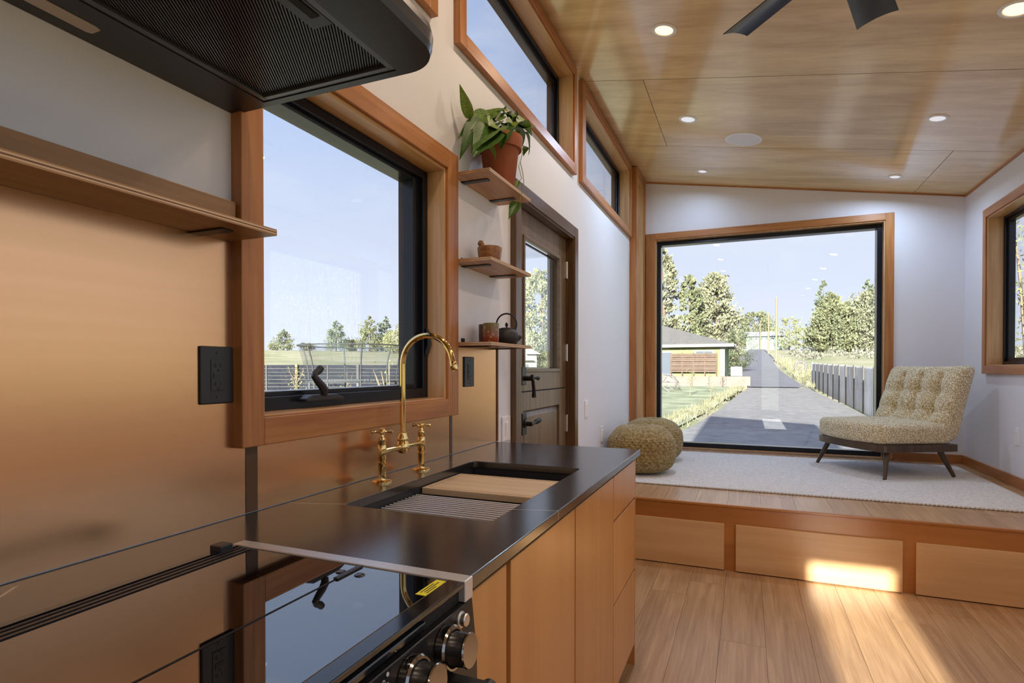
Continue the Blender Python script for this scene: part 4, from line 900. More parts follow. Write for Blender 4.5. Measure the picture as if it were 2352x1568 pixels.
nu, nv = 240, 150
hh = [[0.0095+rn.uniform(0, 0.0045)+(0.0015 if (i//2+j//2) % 2 else 0) for i in range(nu+1)] for j in range(nv+1)]
O('pile', MB().grid(lambda u, v: (rx0+(rx1-rx0)*u, ry0+(ry1-ry0)*v, RUGZ+(hh[round(v*nv)][round(u*nu)] if 0 < u < 1 and 0 < v < 1 else 0.001)), nu, nv), M_RUG, rug, smooth='all')
def braid(p0, p1):
    p0, p1 = Vector(p0), Vector(p1); L = (p1-p0).length; n = int(L/0.022); d = (p1-p0)/n; dn = d.normalized(); sd_ = Vector((-dn.y, dn.x, 0)); mb = MB()
    for k in range(n):
        c = p0+d*(k+0.5); a = dn*0.75+sd_*0.6
        mb.tube([c-a*0.012, c-a*0.006, c+a*0.006, c+a*0.012], [0.002, 0.0068, 0.0068, 0.002], 6)
    return mb
for a, b in (((rx0, ry0), (rx1, ry0)), ((rx1, ry0), (rx1, ry1)), ((rx1, ry1), (rx0, ry1)), ((rx0, ry1), (rx0, ry0))):
    O('braided_edge', braid((*a, RUGZ+0.007), (*b, RUGZ+0.007)), M_RUGB, rug, smooth='all', kind='stuff')
RT = ZP+0.0150

ch = T('armchair', 'armless tufted slipper chair in mustard and cream boucle on the rug', 'chair', (1.011, 5.390, RT), rz=math.radians(118.7))
g = lambda d, w: math.exp(-(d/w)**2)
def def_back(p):
    z = p.z; t = max(0, min(1, (z+0.29)/0.58)); y = p.y*(1.20-0.30*t); x = p.x*(1.0-0.01*t)
    if p.y > 0:
        bul = 0.0; fade = max(0, min(1, (0.26-z)/0.05))*max(0, min(1, (z+0.17)/0.06))
        for xc in (-0.185, 0, 0.185):
            dx = p.x-xc
            bul -= 0.040*g(dx, 0.020)*fade
            for zb in (-0.065, 0.085): bul -= 0.030*g(math.hypot(dx, (z-zb)*0.8), 0.042)*fade
        for zb in (-0.065, 0.085): bul -= 0.006*g(z-zb, 0.018)*fade
        for xc in (-0.2775, -0.0925, 0.0925, 0.2775):
            for zb in (-0.14, 0.01, 0.165): bul += 0.016*g(math.hypot(p.x-xc, (z-zb)*1.1), 0.065)*fade
        y += bul*min(1, p.y/0.05)
    zz = z+0.555; 
    zz += 0.012*(1-(p.x/0.37)**2)*-0.6*(t**6)
    return (x, y-0.292-0.325*(zz-0.40), zz)
O('backrest', rounded_block(0.372, 0.070, 0.290, 0.050, 44, def_back), M_BOUCLE, ch, smooth='all', local=True)
def def_seat(p):
    bow = 0.065*(1-(p.x/0.385)**2)*max(0, (p.y+0.30)/0.56)
    z = p.z
    if z > 0:
        z += 0.018*(1-(p.x/0.37)**2)*(1-((p.y)/0.30)**2)
        for xc in (-0.185, 0, 0.185):
            z -= 0.012*g(math.hypot(p.x-xc, p.y-0.03), 0.045)
        z -= 0.008*g(p.y-0.03, 0.018)*g(p.x, 0.3)
    return (p.x, p.y+0.005+bow, z+0.324)
O('seat', rounded_block(0.378, 0.285, 0.078, 0.048, 40, def_seat), M_BOUCLE, ch, smooth='all', local=True)
fp = [(-0.375, -0.315), (0.375, -0.315), (0.385, 0.270)]+[(0.385*math.cos(math.pi*k/12), 0.270+0.066*math.sin(math.pi*k/12)) for k in range(1, 12)]+[(-0.385, 0.270)]
O('seat_frame', MB().prism(fp, 'Z', 0.195, 0.250), M_CHWOOD, ch, local=True, bevel=0.003)
for sx, ty, fy in ((-1, 0.225, 0.290), (1, 0.225, 0.290), (-1, -0.235, -0.315), (1, -0.235, -0.315)):
    tx, fx_ = (0.325, 0.388) if ty > 0 else (0.295, 0.345)
    O('leg', MB().tube([(sx*tx, ty, 0.20), (sx*(tx+(fx_-tx)*0.3), ty+(fy-ty)*0.3, 0.14), (sx*fx_, fy, 0.0)], [0.021, 0.020, 0.0125], 14), M_CHWOOD, ch, smooth=True, local=True)

def pouf_mesh():
    R0, H = 0.262, 0.375; NC = 38; NR = 14; nph, nz = NC*6, 96
    def fn(u, v):
        ph = 2*math.pi*u; t = v*math.pi           # 0 bottom .. pi top
        st, ct = math.sin(t), -math.cos(t)
        r = R0*(abs(st)**0.55); z = H/2*(1+math.copysign(abs(ct)**(0.92 if ct > 0 else 0.7), ct))
        side = min(1, max(0, (v-0.10)/0.06))*min(1, max(0, (0.69-v)/0.07))
        row = v*NR*2.1; k = math.floor(row)
        b = abs(math.sin(math.pi*row))**0.7*abs(math.cos(NC/2*ph+(k % 2)*math.pi/2))**0.7
        amp = 0.012*side*b
        if v > 0.74:     # gathered smooth top with a dimple
            q = min(1, (v-0.74)/0.1); z += 0.004*q*math.sin(7*ph+3*v)*st; z -= 0.035*math.exp(-(r/0.045)**2)+0.0
            z += 0.012*q*math.sin(2*ph+0.7)*st
        return ((r+amp)*math.cos(ph), (r+amp)*math.sin(ph), z)
    return MB().grid(fn, nph, nz, cu=True)
p1_ = T('pouf', 'mustard knitted pouf nearer the kitchen counter', 'pouf', (-0.782, 4.562, RT-0.0005), 'knitted poufs by the window')
cv = O('knit_cover', pouf_mesh(), M_POUF, p1_, smooth='all', local=True)
p2_ = dup_tree(p1_, loc=(-0.795, 5.215, RT-0.0005), rot=(0, 0, 1.1), label='mustard knitted pouf farther back, against the picture window corner')

# ================================================================== OUTDOORS
TZ = [(0, -0.80), (10, -0.65), (16, -0.53), (25, -0.48), (42, 0.0), (66, 1.1), (108, 3.0), (137, 4.6), (184, 7.07), (300, 9.0), (700, 10.0)]
def tz(x, y):
    r = math.hypot(x, y)
    for (a, za), (b, zb) in zip(TZ, TZ[1:]):
        if r <= b:
            t = (r-a)/(b-a); return za+(zb-za)*t
    return TZ[-1][1]
def foliage_mat(name, c, var=0.45, sc_=0.9):
    m, n, l, b = base(name)
    tc = n.new('ShaderNodeTexCoord'); t = n.new('ShaderNodeTexNoise'); t.inputs['Scale'].default_value = sc_; t.inputs['Detail'].default_value = 3; l.new(tc.outputs['Object'], t.inputs['Vector'])
    r = n.new('ShaderNodeValToRGB'); l.new(t.outputs[0], r.inputs[0]); r.color_ramp.elements[0].position = 0.35; r.color_ramp.elements[1].position = 0.65
    r.color_ramp.elements[0].color = (*[q*(1-var) for q in c], 1); r.color_ramp.elements[1].color = (*[min(1, q*(1+var)) for q in c], 1)
    l.new(r.outputs[0], b.inputs['Base Color']); b.inputs['Roughness'].default_value = 0.8; b.inputs['Specular IOR Level'].default_value = 0.1
    return m
F_SAGE = foliage_mat('foliage_sage', (0.25, 0.255, 0.165)); F_PINE = foliage_mat('foliage_pine', (0.195, 0.21, 0.12)); F_BLUE = foliage_mat('foliage_grey_green', (0.16, 0.19, 0.13))
F_PALE = foliage_mat('foliage_pale', (0.27, 0.285, 0.14)); F_DARK = foliage_mat('foliage_dark', (0.11, 0.13, 0.075)); F_WILLOW = foliage_mat('foliage_willow', (0.30, 0.335, 0.12), 0.5, 2.0)
M_BARK = plain('bark', (0.16, 0.11, 0.075), 0.9, noise=0.3, nscale=6); M_TWIG = plain('pale_twig', (0.25, 0.20, 0.14), 0.8)
def field_mat():
    m, n, l, b = base('dry_field')
    tc = n.new('ShaderNodeTexCoord'); t = n.new('ShaderNodeTexNoise'); t.inputs['Scale'].default_value = 0.16; t.inputs['Detail'].default_value = 8; l.new(tc.outputs['Object'], t.inputs['Vector'])
    r = n.new('ShaderNodeValToRGB'); l.new(t.outputs[0], r.inputs[0]); e = r.color_ramp.elements
    e[0].position = 0.36; e[0].color = (0.30, 0.32, 0.17, 1); e[1].position = 0.62; e[1].color = (0.44, 0.40, 0.29, 1); k = e.new(0.5); k.color = (0.38, 0.37, 0.235, 1)
    l.new(r.outputs[0], b.inputs['Base Color']); b.inputs['Roughness'].default_value = 0.95; b.inputs['Specular IOR Level'].default_value = 0.05
    return m
M_FIELD = field_mat()
M_GRAVEL = plain('gravel', (0.29, 0.28, 0.275), 0.95, spec=0.1, noise=0.18, nscale=3.0, bump=0.5, bscale=14)
M_ASPH = plain('asphalt', (0.20, 0.197, 0.222), 0.9, spec=0.2, noise=0.1, nscale=1.2)
M_LAWN = plain('lawn_green', (0.34, 0.37, 0.245), 0.95, spec=0.05, noise=0.35, nscale=0.8)
RAD = [0.01, 2, 4, 6, 8, 10, 12, 14, 16, 18, 20, 23, 26, 30, 34, 38, 42, 47, 52, 58, 66, 76, 88, 100, 115, 130, 150, 170, 190, 220, 260, 320, 450, 700]
def gfn(u, v):
    r = RAD[round(v*(len(RAD)-1))]; a = 2*math.pi*u; x, y = r*math.cos(a), r*math.sin(a)
    h = tz(x, y)-0.05-(0.25 if 12 < y < 190 and -3 < x < 6 and r > 30 else 0)
    return (x, y, h)
S('ground', MB().grid(gfn, 160, len(RAD)-1, cu=True), M_FIELD, 'dry grassy field rising gently all around the house', 'ground', smooth='all')
def strip(rows, off, step=1.0, nc=6):
    P = []
    y = rows[0][0]
    while y <= rows[-1][0]+1e-6:
        for (ya, la, ra), (yb, lb_, rb) in zip(rows, rows[1:]):
            if ya <= y <= yb: t = (y-ya)/(yb-ya); P.append((y, la+(lb_-la)*t, ra+(rb-ra)*t)); break
        y += step
    n = len(P)-1
    return MB().grid(lambda u, v: (lambda q: (q[1]+(q[2]-q[1])*u, q[0], tz(q[1]+(q[2]-q[1])*u, q[0])+off))(P[round(v*n)]), nc, n)
S('gravel_drive', strip([(3.0, -5.5, 8.0), (9.0, -4.2, 7.5), (14.0, -2.0, 5.0), (18, -1.5, 4.1), (30, -0.72, 3.9), (41.5, 0.05, 3.6)], 0.03), M_GRAVEL, 'pale gravel drive leading away from the picture window', 'driveway', smooth='all')
S('asphalt_drive', strip([(41.4, 0.05, 3.6), (50, -0.5, 3.35), (66, -1.0, 3.15), (90, -1.8, 3.5), (110, -1.6, 4.3), (150, -0.4, 4.7), (184, 0.4, 4.9)], 0.06, 2.0), M_ASPH, 'dark asphalt drive climbing the hill to the barn', 'driveway', smooth='all')
S('lawn', strip([(13.0, -16, -2.6), (18, -16, -1.9), (30, -16, -1.1), (42.4, -16, -0.2)], 0.02), M_LAWN, 'green lawn in front of the pale green house', 'lawn', smooth='all')

# --- neighbour house
M_SHINGLE = plain('roof_shingle', (0.155, 0.147, 0.138), 0.9, noise=0.15, nscale=4); M_GREENP = plain('pale_green_siding', (0.17, 0.20, 0.085), 0.7); M_GREENB = plain('siding_sage', (0.36, 0.47, 0.32), 0.7)
M_WTRIM = plain('white_trim', (0.24, 0.24, 0.23), 0.6); M_DGLASS = plain('far_window_glass', (0.10, 0.12, 0.15), 0.08, spec=0.7)
hs = T('house', 'pale green house with low grey hip roof beyond the lawn', 'house', (-8, 48, 0.3))
HZ, HE, HX0, HX1, HY0, HY1 = 0.72, 3.02, -15.5, -1.53, 43.6, 54.0
O('front_wall', MB().box(HX0, HX1, HY0, HY0+0.15, 0.2, HE), M_GREENP, hs)
O('side_wall', MB().box(HX1-0.15, HX1, HY0+0.15, HY1, 0.2, HE), M_GREENB, hs)
for k in range(9): O('batten', MB().box(HX1, HX1+0.03, HY0+0.6+k*1.1, HY0+0.66+k*1.1, 0.7, HE), M_GREENB, hs)
O('back_wall', MB().box(HX0, HX1, HY1-0.15, HY1, 0.2, HE), M_GREENB, hs)
O('corner_board', MB().box(HX1-0.28, HX1+0.03, HY0-0.04, HY0+0.02, HZ, HE), M_WTRIM, hs)
ov = 0.62; ex0, ex1, ey0, ey1 = HX0-ov, HX1+ov, HY0-ov, HY1+ov; rg = 4.95; hw = (ey1-ey0)/2
O('roof', MB().add([(ex0, ey0, HE), (ex1, ey0, HE), (ex1, ey1, HE), (ex0, ey1, HE), (ex0+hw, ey0+hw, rg), (ex1-hw, ey0+hw, rg)], [(0,1,5,4), (1,2,5), (2,3,4,5), (3,0,4), (3,2,1,0)]), M_SHINGLE, hs)
O('fascia', merge(MB().box(ex0, ex1, ey0-0.04, ey0, HE-0.18, HE+0.03), MB().box(ex1, ex1+0.04, ey0-0.04, ey1, HE-0.18, HE+0.03)), M_WTRIM, hs)
def hwin(x0, x1, z0, z1, name='window', par=hs, y=HY0, pn=1):
    fw = 0.09
    w = O(name, merge(MB().box(x0, x1, y-0.05, y-0.001, z0, z0+fw), MB().box(x0, x1, y-0.05, y-0.001, z1-fw, z1), MB().box(x0, x0+fw, y-0.05, y-0.001, z0+fw, z1-fw), MB().box(x1-fw, x1, y-0.05, y-0.001, z0+fw, z1-fw)), M_WTRIM, par)
    wd = (x1-x0-2*fw)/pn
    for k in range(pn):
        O('pane', MB().box(x0+fw+k*wd+0.03, x0+fw+(k+1)*wd-0.03, y-0.03, y-0.02, z0+fw, z1-fw), M_DGLASS, w)
    return w
hwin(-7.6, -5.15, 0.75, 2.55, 'sliding_door', pn=2)
hwin(-3.6, -2.25, 1.75, 2.62, pn=2)
pt_ = T('patio', 'low pinkish retaining wall of the patio below the green house', 'retaining wall', (-7, 43.0, 0.1))
M_BLOCK = plain('pink_block', (0.215, 0.175, 0.15), 0.9, noise=0.12, nscale=1.5)
for k in range(12): O('block', MB().box(-14.0+k*1.15, -14.0+(k+1)*1.15-0.02, 42.55, 42.9, -0.2, 0.72), M_BLOCK, pt_)
O('paving', MB().box(-14.0, 0.2, 42.9, HY0, 0.0, 0.70), M_BLOCK, pt_)
O('end_block', MB().box(-0.18, 0.2, 42.55, 46.5, -0.2, 0.72), M_BLOCK, pt_)
gs = T('garden_screen', 'brown slatted screen panel standing before the green house', 'screen', (-3.8, 43.2, 0.72))
M_SCR = plain('screen_cedar', (0.125, 0.085, 0.06), 0.8, noise=0.2, nscale=3)
for k in range(9): O('slat', MB().box(-5.25, -2.05, 43.18, 43.21, 1.02+k*0.155, 1.02+k*0.155+0.12+0.02*(k % 2)), M_SCR, gs)
for k in range(5): O('post', MB().box(-5.28+k*0.795, -5.19+k*0.795, 43.21, 43.29, 0.70, 2.44), M_SCR, gs)
ac = T('air_conditioner', 'pale outdoor air conditioner beside the green house corner', 'air conditioner', (-0.72, 44.3, 0.70))
O('casing', MB().box(-1.12, -0.32, 43.9, 44.6, 0.72, 1.42), plain('ac_case', (0.2, 0.2, 0.215), 0.6), ac, bevel=0.03)
O('fan_grille', MB().lathe([(0.30, 0), (0.30, 0.03), (0, 0.04)], 20, (-0.72, 44.25, 1.42)), M_BLACKM, ac)
cd = T('climbing_dome', 'thin metal climbing dome on the lawn by the patio', 'climbing frame', (-5.1, 36.8, tz(-5.1, 36.8)))
tips = []
zb = tz(-5.1, 36.8)
for ring, (rr, hh_, off) in enumerate(((1.35, 0.0, 0), (1.2, 0.55, 0.5), (0.75, 0.98, 0), (0.0, 1.12, 0))):
    tips.append([Vector((-5.1+rr*math.cos(2*math.pi*(k+off)/6), 36.8+rr*math.sin(2*math.pi*(k+off)/6), zb+hh_)) for k in range(6 if rr > 0 else 1)])
def bar(a, b, m, r=0.022): O('bar', MB().tube([a, b], r, 5), m, cd)
M_PIPE = plain('dome_pipe', (0.2, 0.18, 0.18), 0.5)
for k in range(6):
    bar(tips[0][k], tips[1][k], M_PIPE); bar(tips[0][(k+1) % 6], tips[1][k], M_PIPE); bar(tips[1][k], tips[1][(k+1) % 6], M_PIPE)
    bar(tips[1][k], tips[2][k], M_PIPE); bar(tips[1][k], tips[2][(k+1) % 6], M_PIPE); bar(tips[2][k], tips[2][(k+1) % 6], M_PIPE); bar(tips[2][k], tips[3][0], M_PIPE)
# --- barn, camper
bn = T('barn', 'pale green barn with grey roof at the top of the drive', 'barn', (4.0, 186, tz(4, 186)))
bz = tz(4, 186)-0.5
O('wall', MB().box(-0.3, 9.6, 187, 197, bz, bz+4.6), plain('barn_green', (0.15, 0.20, 0.165), 0.7), bn)
O('roof', MB().prism([(186.3, bz+4.5), (197.7, bz+4.5), (192, bz+6.3)], 'X', -0.9, 10.2), plain('barn_roof', (0.34, 0.34, 0.38), 0.6), bn)
for k in range(6): O('window', MB().box(0.9+k*1.4, 1.35+k*1.4, 186.93, 187.0, bz+3.6, bz+4.1), M_DGLASS, bn)
cp = T('camper', 'small white camper trailer parked by the drive below the barn', 'camper', (-3.6, 140, tz(-3.6, 140)))
cz_ = tz(-3.6, 140)
O('body', MB().prism([(-5.4, cz_+0.7), (-1.8, cz_+0.7), (-1.6, cz_+1.6), (-2.0, cz_+2.7), (-5.2, cz_+2.7), (-5.5, cz_+1.8)], 'Y', 139, 141.2), M_WTRIM, cp, bevel=0.1)
O('window', MB().box(-4.6, -3.4, 138.95, 139.0, cz_+1.6, cz_+2.2), M_DGLASS, cp)
for x in (-4.1, -3.2): O('wheel', MB().lathe([(0, -0.1), (0.36, -0.1), (0.36, 0.1), (0, 0.1)], 16, (x, 139.1, cz_+0.36), (0, 1, 0)), M_BLACKM, cp)
# --- poles
M_POLE = plain('utility_pole', (0.24, 0.17, 0.11), 0.8)
for (x, y, top, lb_) in ((4.26, 99.3, 12.6, 'tallest utility pole beside the drive, nearest of three'), (4.32, 137.3, 13.6, 'middle utility pole of the three beside the drive'), (3.5, 182.0, 15.6, 'farthest and shortest looking utility pole, before the barn')):
    b_ = tz(x, y); p = T('utility_pole', lb_, 'pole', (x, y, b_), 'utility poles')
    O('pole', MB().tube([(x, y, b_-0.2), (x, y, top)], [0.20, 0.14], 10), M_POLE, p, smooth=True)
    O('insulator', MB().lathe([(0, 0), (0.06, 0), (0.07, 0.15), (0, 0.22)], 8, (x, y, top)), M_WTRIM, p)
# --- wooden fence along the drive
wf = T('wood_fence', 'weathered grey board fence along the right side of the drive', 'fence', (4.22, 33, tz(4.2, 33)))
M_FENCEB = wood('grey_board', (0.48, 0.46, 0.45), (0.85, 0.82, 0.80), 'Z', rough=0.9, scale=0.5, rand=0.18, spec=0.1); M_FPOST = wood('grey_post', (0.11, 0.105, 0.10), (0.16, 0.155, 0.15), 'Z', rough=0.9, scale=0.5, spec=0.1)
y = 17.2
while y < 42.8:
    zb0 = tz(4.22, y)-0.05; top = 1.32+(y-24.5)*(1.66-1.32)/18.4
    mb = MB()
    for k in range(14):
        ya = y+0.06+k*0.144; mb.box(4.20+0.012*(k % 2), 4.222+0.012*(k % 2), ya, ya+0.138, zb0, top+R.uniform(-0.015, 0.015))
    O('board_panel', mb, M_FENCEB, wf, kind='stuff')
    O('post', MB().box(4.155, 4.20, y-0.055, y+0.055, zb0-0.1, top+0.03), M_FPOST, wf)
    y += 2.1
O('end_post', MB().box(4.14, 4.24, y-0.06, y+0.06, tz(4.2, y)-0.1, 1.74), M_WTRIM, wf)
# --- small posts and tyre on the slope
for k in range(9):
    t_ = k/8; x = 4.9-0.2*t_; y = 52+62*t_; b_ = tz(x, y)
    O('fence_stake', MB().box(x-0.035, x+0.035, y-0.035, y+0.035, b_-0.1, b_+0.95), M_WTRIM, loc=(x, y, b_), label='thin white stake right of the drive, '+('nearest', 'second nearest', 'third nearest', 'fourth nearest', 'fifth nearest', 'sixth nearest', 'third farthest', 'second farthest', 'farthest')[k]+' of nine up the slope', cat='stake', group='fence stakes up the slope')
O('old_tyre', MB().tube([(4.75+0.48*math.cos(a*math.pi/12), 61.0, tz(4.75, 61)+0.58+0.48*math.sin(a*math.pi/12)) for a in range(24)], 0.11, 8, closed=True), plain('tyre_grey', (0.16, 0.15, 0.15), 0.8), loc=(4.75, 61, tz(4.75, 61)), smooth='all', label='old grey tyre standing upright on the slope beside the drive', cat='tyre')

# --- trees
def crown_mesh(h, r, seed, nb=70, nt=26, shape='cone', size=0.30, z0=0.06):
    q = random.Random(seed); mb = MB()
    def prof(t):
        if shape == 'cone': return max(0.05, (1-t)**0.75)*min(1, 0.55+t*4)
        if shape == 'round': return max(0.06, math.sin(math.pi*min(1, 0.12+0.86*t))**0.6)
        return max(0.12, (1-t)**0.45)*min(1, 0.7+t*2)
    lobes = [(q.uniform(0, 6.28), q.uniform(0.15, 0.8), q.uniform(0.75, 1.25)) for _ in range(7)]
    for _ in range(nb):
        t = q.random()**1.15*(1-z0)+z0; a = q.uniform(0, 2*math.pi)
        L = r*prof((t-z0)/(1-z0))*q.uniform(0.65, 1.12)
        for la, lt, lk in lobes:
            if abs((a-la+math.pi) % (2*math.pi)-math.pi) < 0.9 and abs(t-lt) < 0.16: L *= lk
        d = Vector((math.cos(a), math.sin(a), q.uniform(-0.15, 0.45)))
        for k in range(nt):
            s = q.uniform(0.25, 1.0)**0.6; c = Vector((0, 0, t*h))+d*(L*s)+Vector((q.gauss(0, 1), q.gauss(0, 1), q.gauss(0, 1)))*(0.10*L+0.05*size)
            ax = (d.normalized()*0.6+Vector((q.gauss(0, .6), q.gauss(0, .6), q.uniform(0.2, 1.2)))).normalized()
            sd_ = ax.cross(Vector((q.gauss(0, 1), q.gauss(0, 1), q.gauss(0, 1)))).normalized(); z_ = size*q.uniform(0.5, 1.25)
            mb.add([c-ax*z_*0.5, c+sd_*z_*0.34, c+ax*z_*0.75, c-sd_*z_*0.34], [(0, 1, 2, 3)])
    return mb
def tree(label, x, y, h, r, seed, mat, cat='tree', name='tree', shape='cone', nb=70, nt=26, size=None, z0=0.06, group=None, base=None, tr=None):
    b_ = tz(x, y)-0.05 if base is None else base; nt = int(nt*2.6); size = (size or h*0.045)*0.56
    t = T(name, label, cat, (x, y, b_), group)
    O('crown', crown_mesh(h, r, seed, nb, nt, shape, size or h*0.045, z0), mat, t, local=True)
    O('trunk', MB().tube([(0, 0, -0.1), (0.02*h, 0, h*0.45), (0, 0.01*h, h*0.92)], [tr or h*0.022, (tr or h*0.022)*0.7, 0.02], 7), M_BARK, t, local=True, smooth=True)
    return t
GT = 'trees seen through the picture window'
tree('tall sage green juniper at the left edge of the picture window', -8.0, 58.5, 12.6, 2.6, 1, F_SAGE, shape='col', nb=150, nt=26, group=GT)
tree('narrow juniper top between the edge tree and the broad one', -5.6, 61.0, 10.0, 2.2, 2, F_PINE, shape='col', nb=120, nt=24, group=GT)
tree('broad rounded juniper behind the green house roof', -3.25, 64.5, 10.6, 3.3, 3, F_SAGE, shape='col', nb=220, nt=28, group=GT)
tree('low dark juniper boughs hanging beside the house corner', -0.9, 62.0, 4.2, 1.9, 4, F_DARK, shape='round', nb=80, nt=22, group=GT)
tree('dense full juniper standing in the field right of the poles', 17.6, 146.0, 13.2, 7.2, 5, F_PINE, nb=260, nt=30, size=0.85, z0=0.02, group=GT)
tree('grey topped pine rising behind the dense field juniper', 17.0, 156.0, 17.0, 4.6, 6, F_BLUE, nb=100, nt=20, size=0.8, group=GT)
tree('pale sage juniper at the right edge of the picture window', 26.5, 150.0, 13.0, 7.0, 7, F_SAGE, shape='round', nb=220, nt=26, size=0.85, z0=0.02, group=GT)
tree('smaller juniper between the two big field junipers', 22.4, 158.0, 12.0, 4.6, 8, F_SAGE, nb=120, nt=24, size=0.8, z0=0.02, group=GT)
tree('pine behind the right edge juniper, topping it slightly', 29.0, 172.0, 18.0, 5.5, 9, F_BLUE, nb=110, nt=22, size=0.9, group=GT)
tree('bushy dark treetop behind the barn roof', 2.0, 212.0, 12.5, 8.0, 10, F_PINE, shape='round', nb=120, nt=22, size=1.0, z0=0.1, group=GT)
tree('hazy pale tree right of the nearest utility pole', 11.0, 180.0, 9.0, 4.2, 11, F_PALE, shape='round', nb=60, nt=16, size=0.6, group=GT)
tree('low pale bush beyond the pole at the field edge', 14.0, 172.0, 5.5, 4.0, 12, F_PALE, shape='round', nb=60, nt=18, size=0.6, z0=0.05, group=GT)
GL = 'trees on the ridge beyond the kitchen window'
for (px_, top, wd, d, lb_, m, sh, sd_) in ((652, 757, 48, 172, 'lone rounded juniper at the left of the kitchen window view', F_PINE, 'cone', 21), (630, 790, 22, 176, 'small shrubby juniper left of the lone rounded one', F_SAGE, 'round', 22), (772, 737, 60, 168, 'tall open pine in the middle of the kitchen window view', F_BLUE, 'cone', 23),
    (705, 790, 26, 178, 'low scrubby tree left of the tall open pine', F_SAGE, 'round', 24), (806, 782, 34, 176, 'low bushy tree just right of the tall open pine', F_SAGE, 'round', 25), (849, 726, 66, 166, 'pointed pine left of the pair near the window frame', F_PINE, 'cone', 26),
    (886, 727, 46, 170, 'slim grey pine right of the pointed one', F_BLUE, 'cone', 27), (905, 760, 60, 150, 'yellow green leafy tree below the slim pine', F_PALE, 'round', 28), (936, 735, 60, 140, 'green tree cut by the kitchen window frame', F_SAGE, 'round', 29)):
    dd = (px_-1176)/1295.78*_r+_f; x, y = dd.x*d, dd.y*d; b_ = tz(x, y)
    topz = 1.235+(848-top)*d/1295.78; h = topz-b_
    tree(lb_, x, y, h, wd*d/1295.78/2*1.15, sd_, m, shape=sh, nb=110, nt=22, size=max(0.5, h*0.06), z0=0.03, group=GL)
# through the door glass
tree('pale leafy tree filling the door glass', -14.3, 40.0, 8.6, 2.3, 31, F_PALE, shape='round', nb=170, nt=26, size=0.35)
tree('dark tree at the hinge side of the door glass', -11.6, 35.5, 4.6, 1.25, 32, F_DARK, shape='round', nb=90, nt=24, size=0.25)
ct = T('cottage', 'little white cottage with paned windows, seen through the door glass', 'cottage', (-13.05, 34.0, tz(-13, 34)), rz=math.radians(21))
def LO(name, mb, mat, par=ct, **k): return O(name, mb, mat, par, local=True, **k)
LO('wall', MB().box(-5.2, 0.55, 0, 3.5, -0.1, 2.35), M_WTRIM)
LO('roof', MB().prism([(-5.6, 2.35), (0.85, 2.35), (-0.6, 3.1), (-4.4, 3.1)], 'Y', -0.3, 3.8), plain('cottage_roof', (0.32, 0.31, 0.30), 0.7))
LO('gable', MB().prism([(-2.4, 1.95), (0.35, 1.95), (-0.6, 2.75)], 'Y', -0.5, -0.1), M_WTRIM)
for x in (-2.2, -1.15, -0.2):
    w_ = LO('window', MB().box(x-0.30, x+0.30, -0.04, -0.001, 0.55, 1.75), M_WTRIM)
    for i_ in range(2):
        for j_ in range(3): LO('pane', MB().box(x-0.25+i_*0.26, x-0.03+i_*0.26, -0.06, -0.04, 0.62+j_*0.38, 0.94+j_*0.38), M_DGLASS, w_)
# willow outside the side window
wl = T('willow', 'pale green leaning willow stems outside the side window', 'tree', (6.3, 11.2, tz(6.3, 11.2)))
q = random.Random(77)
stems = []
for k in range(34):
    bx, by = q.uniform(-1.7, 2.4), q.uniform(-1.9, 1.9); lx, ly = q.uniform(-0.45, 1.2), q.uniform(-0.7, 0.7); hh_ = q.uniform(3.5, 6.2)
    P = [(bx, by, 0), (bx+lx*0.2, by+ly*0.25, hh_*0.4), (bx+lx*0.6, by+ly*0.6, hh_*0.75), (bx+lx, by+ly, hh_)]
    rr = q.uniform(0.015, 0.05); stems.append(P)
    O('stem', MB().tube(P, [rr, rr*0.8, rr*0.5, 0.006], 6), M_TWIG if k % 3 else M_BARK, wl, local=True, smooth=True)
mb = MB()
for k in range(9000):
    P = stems[q.randrange(len(stems))]; i_ = q.randrange(3); t_ = q.random(); a, b_ = Vector(P[i_]), Vector(P[i_+1])
    if i_ == 0 and t_ < 0.4: continue
    c = a+(b_-a)*t_+Vector((q.gauss(0, .22), q.gauss(0, .22), q.gauss(0, .2)))
    ax = Vector((q.gauss(0, .5), q.gauss(0, .5), q.uniform(-1, 1))).normalized(); sd_ = ax.cross(Vector((q.gauss(0, 1), q.gauss(0, 1), q.gauss(0, 1)))).normalized()
    mb.add([c-ax*0.055, c+sd_*0.014, c+ax*0.055, c-sd_*0.014], [(0, 1, 2, 3)])
O('foliage', mb, F_WILLOW, wl, local=True, kind='stuff')
# --- kitchen window yard: slat fence, saplings, trampoline
sf = T('slat_fence', 'dark horizontal slat fence across the yard beyond the kitchen window', 'fence', (-14.8, 17.65, tz(-14.8, 17.65)))
A_ = Vector((-20.6, 15.24, 0)); B_ = Vector((-9.6, 19.84, 0)); dv = (B_-A_).normalized(); nvv = Vector((dv.y, -dv.x, 0)); Lf = (B_-A_).length
M_SLATF = wood('slat_grey', (0.014, 0.016, 0.026), (0.032, 0.035, 0.05), 'X', rough=0.85, rand=0.2, spec=0.15); ns_ = 5; top = 1.40
for i_ in range(ns_+1):
    c = A_+dv*(Lf*i_/ns_)+nvv*0.06
    O('post', MB().obox((c.x, c.y, 0.45), dv*0.045, nvv*0.045, (0, 0, 0.98)), M_FPOST if i_ % 2 else M_POLE, sf)
    if i_ < ns_:
        m_ = A_+dv*(Lf*(i_+0.5)/ns_)
        O('stile', MB().obox((m_.x, m_.y, 0.45), dv*0.02, nvv*0.035, (0, 0, 0.95)), M_FPOST, sf)
        for k in range(13):
            O('slat', MB().obox((m_.x, m_.y, top-0.07-k*0.142), dv*(Lf/ns_/2-0.03), nvv*0.012, (0, 0, 0.063)), M_SLATF, sf)
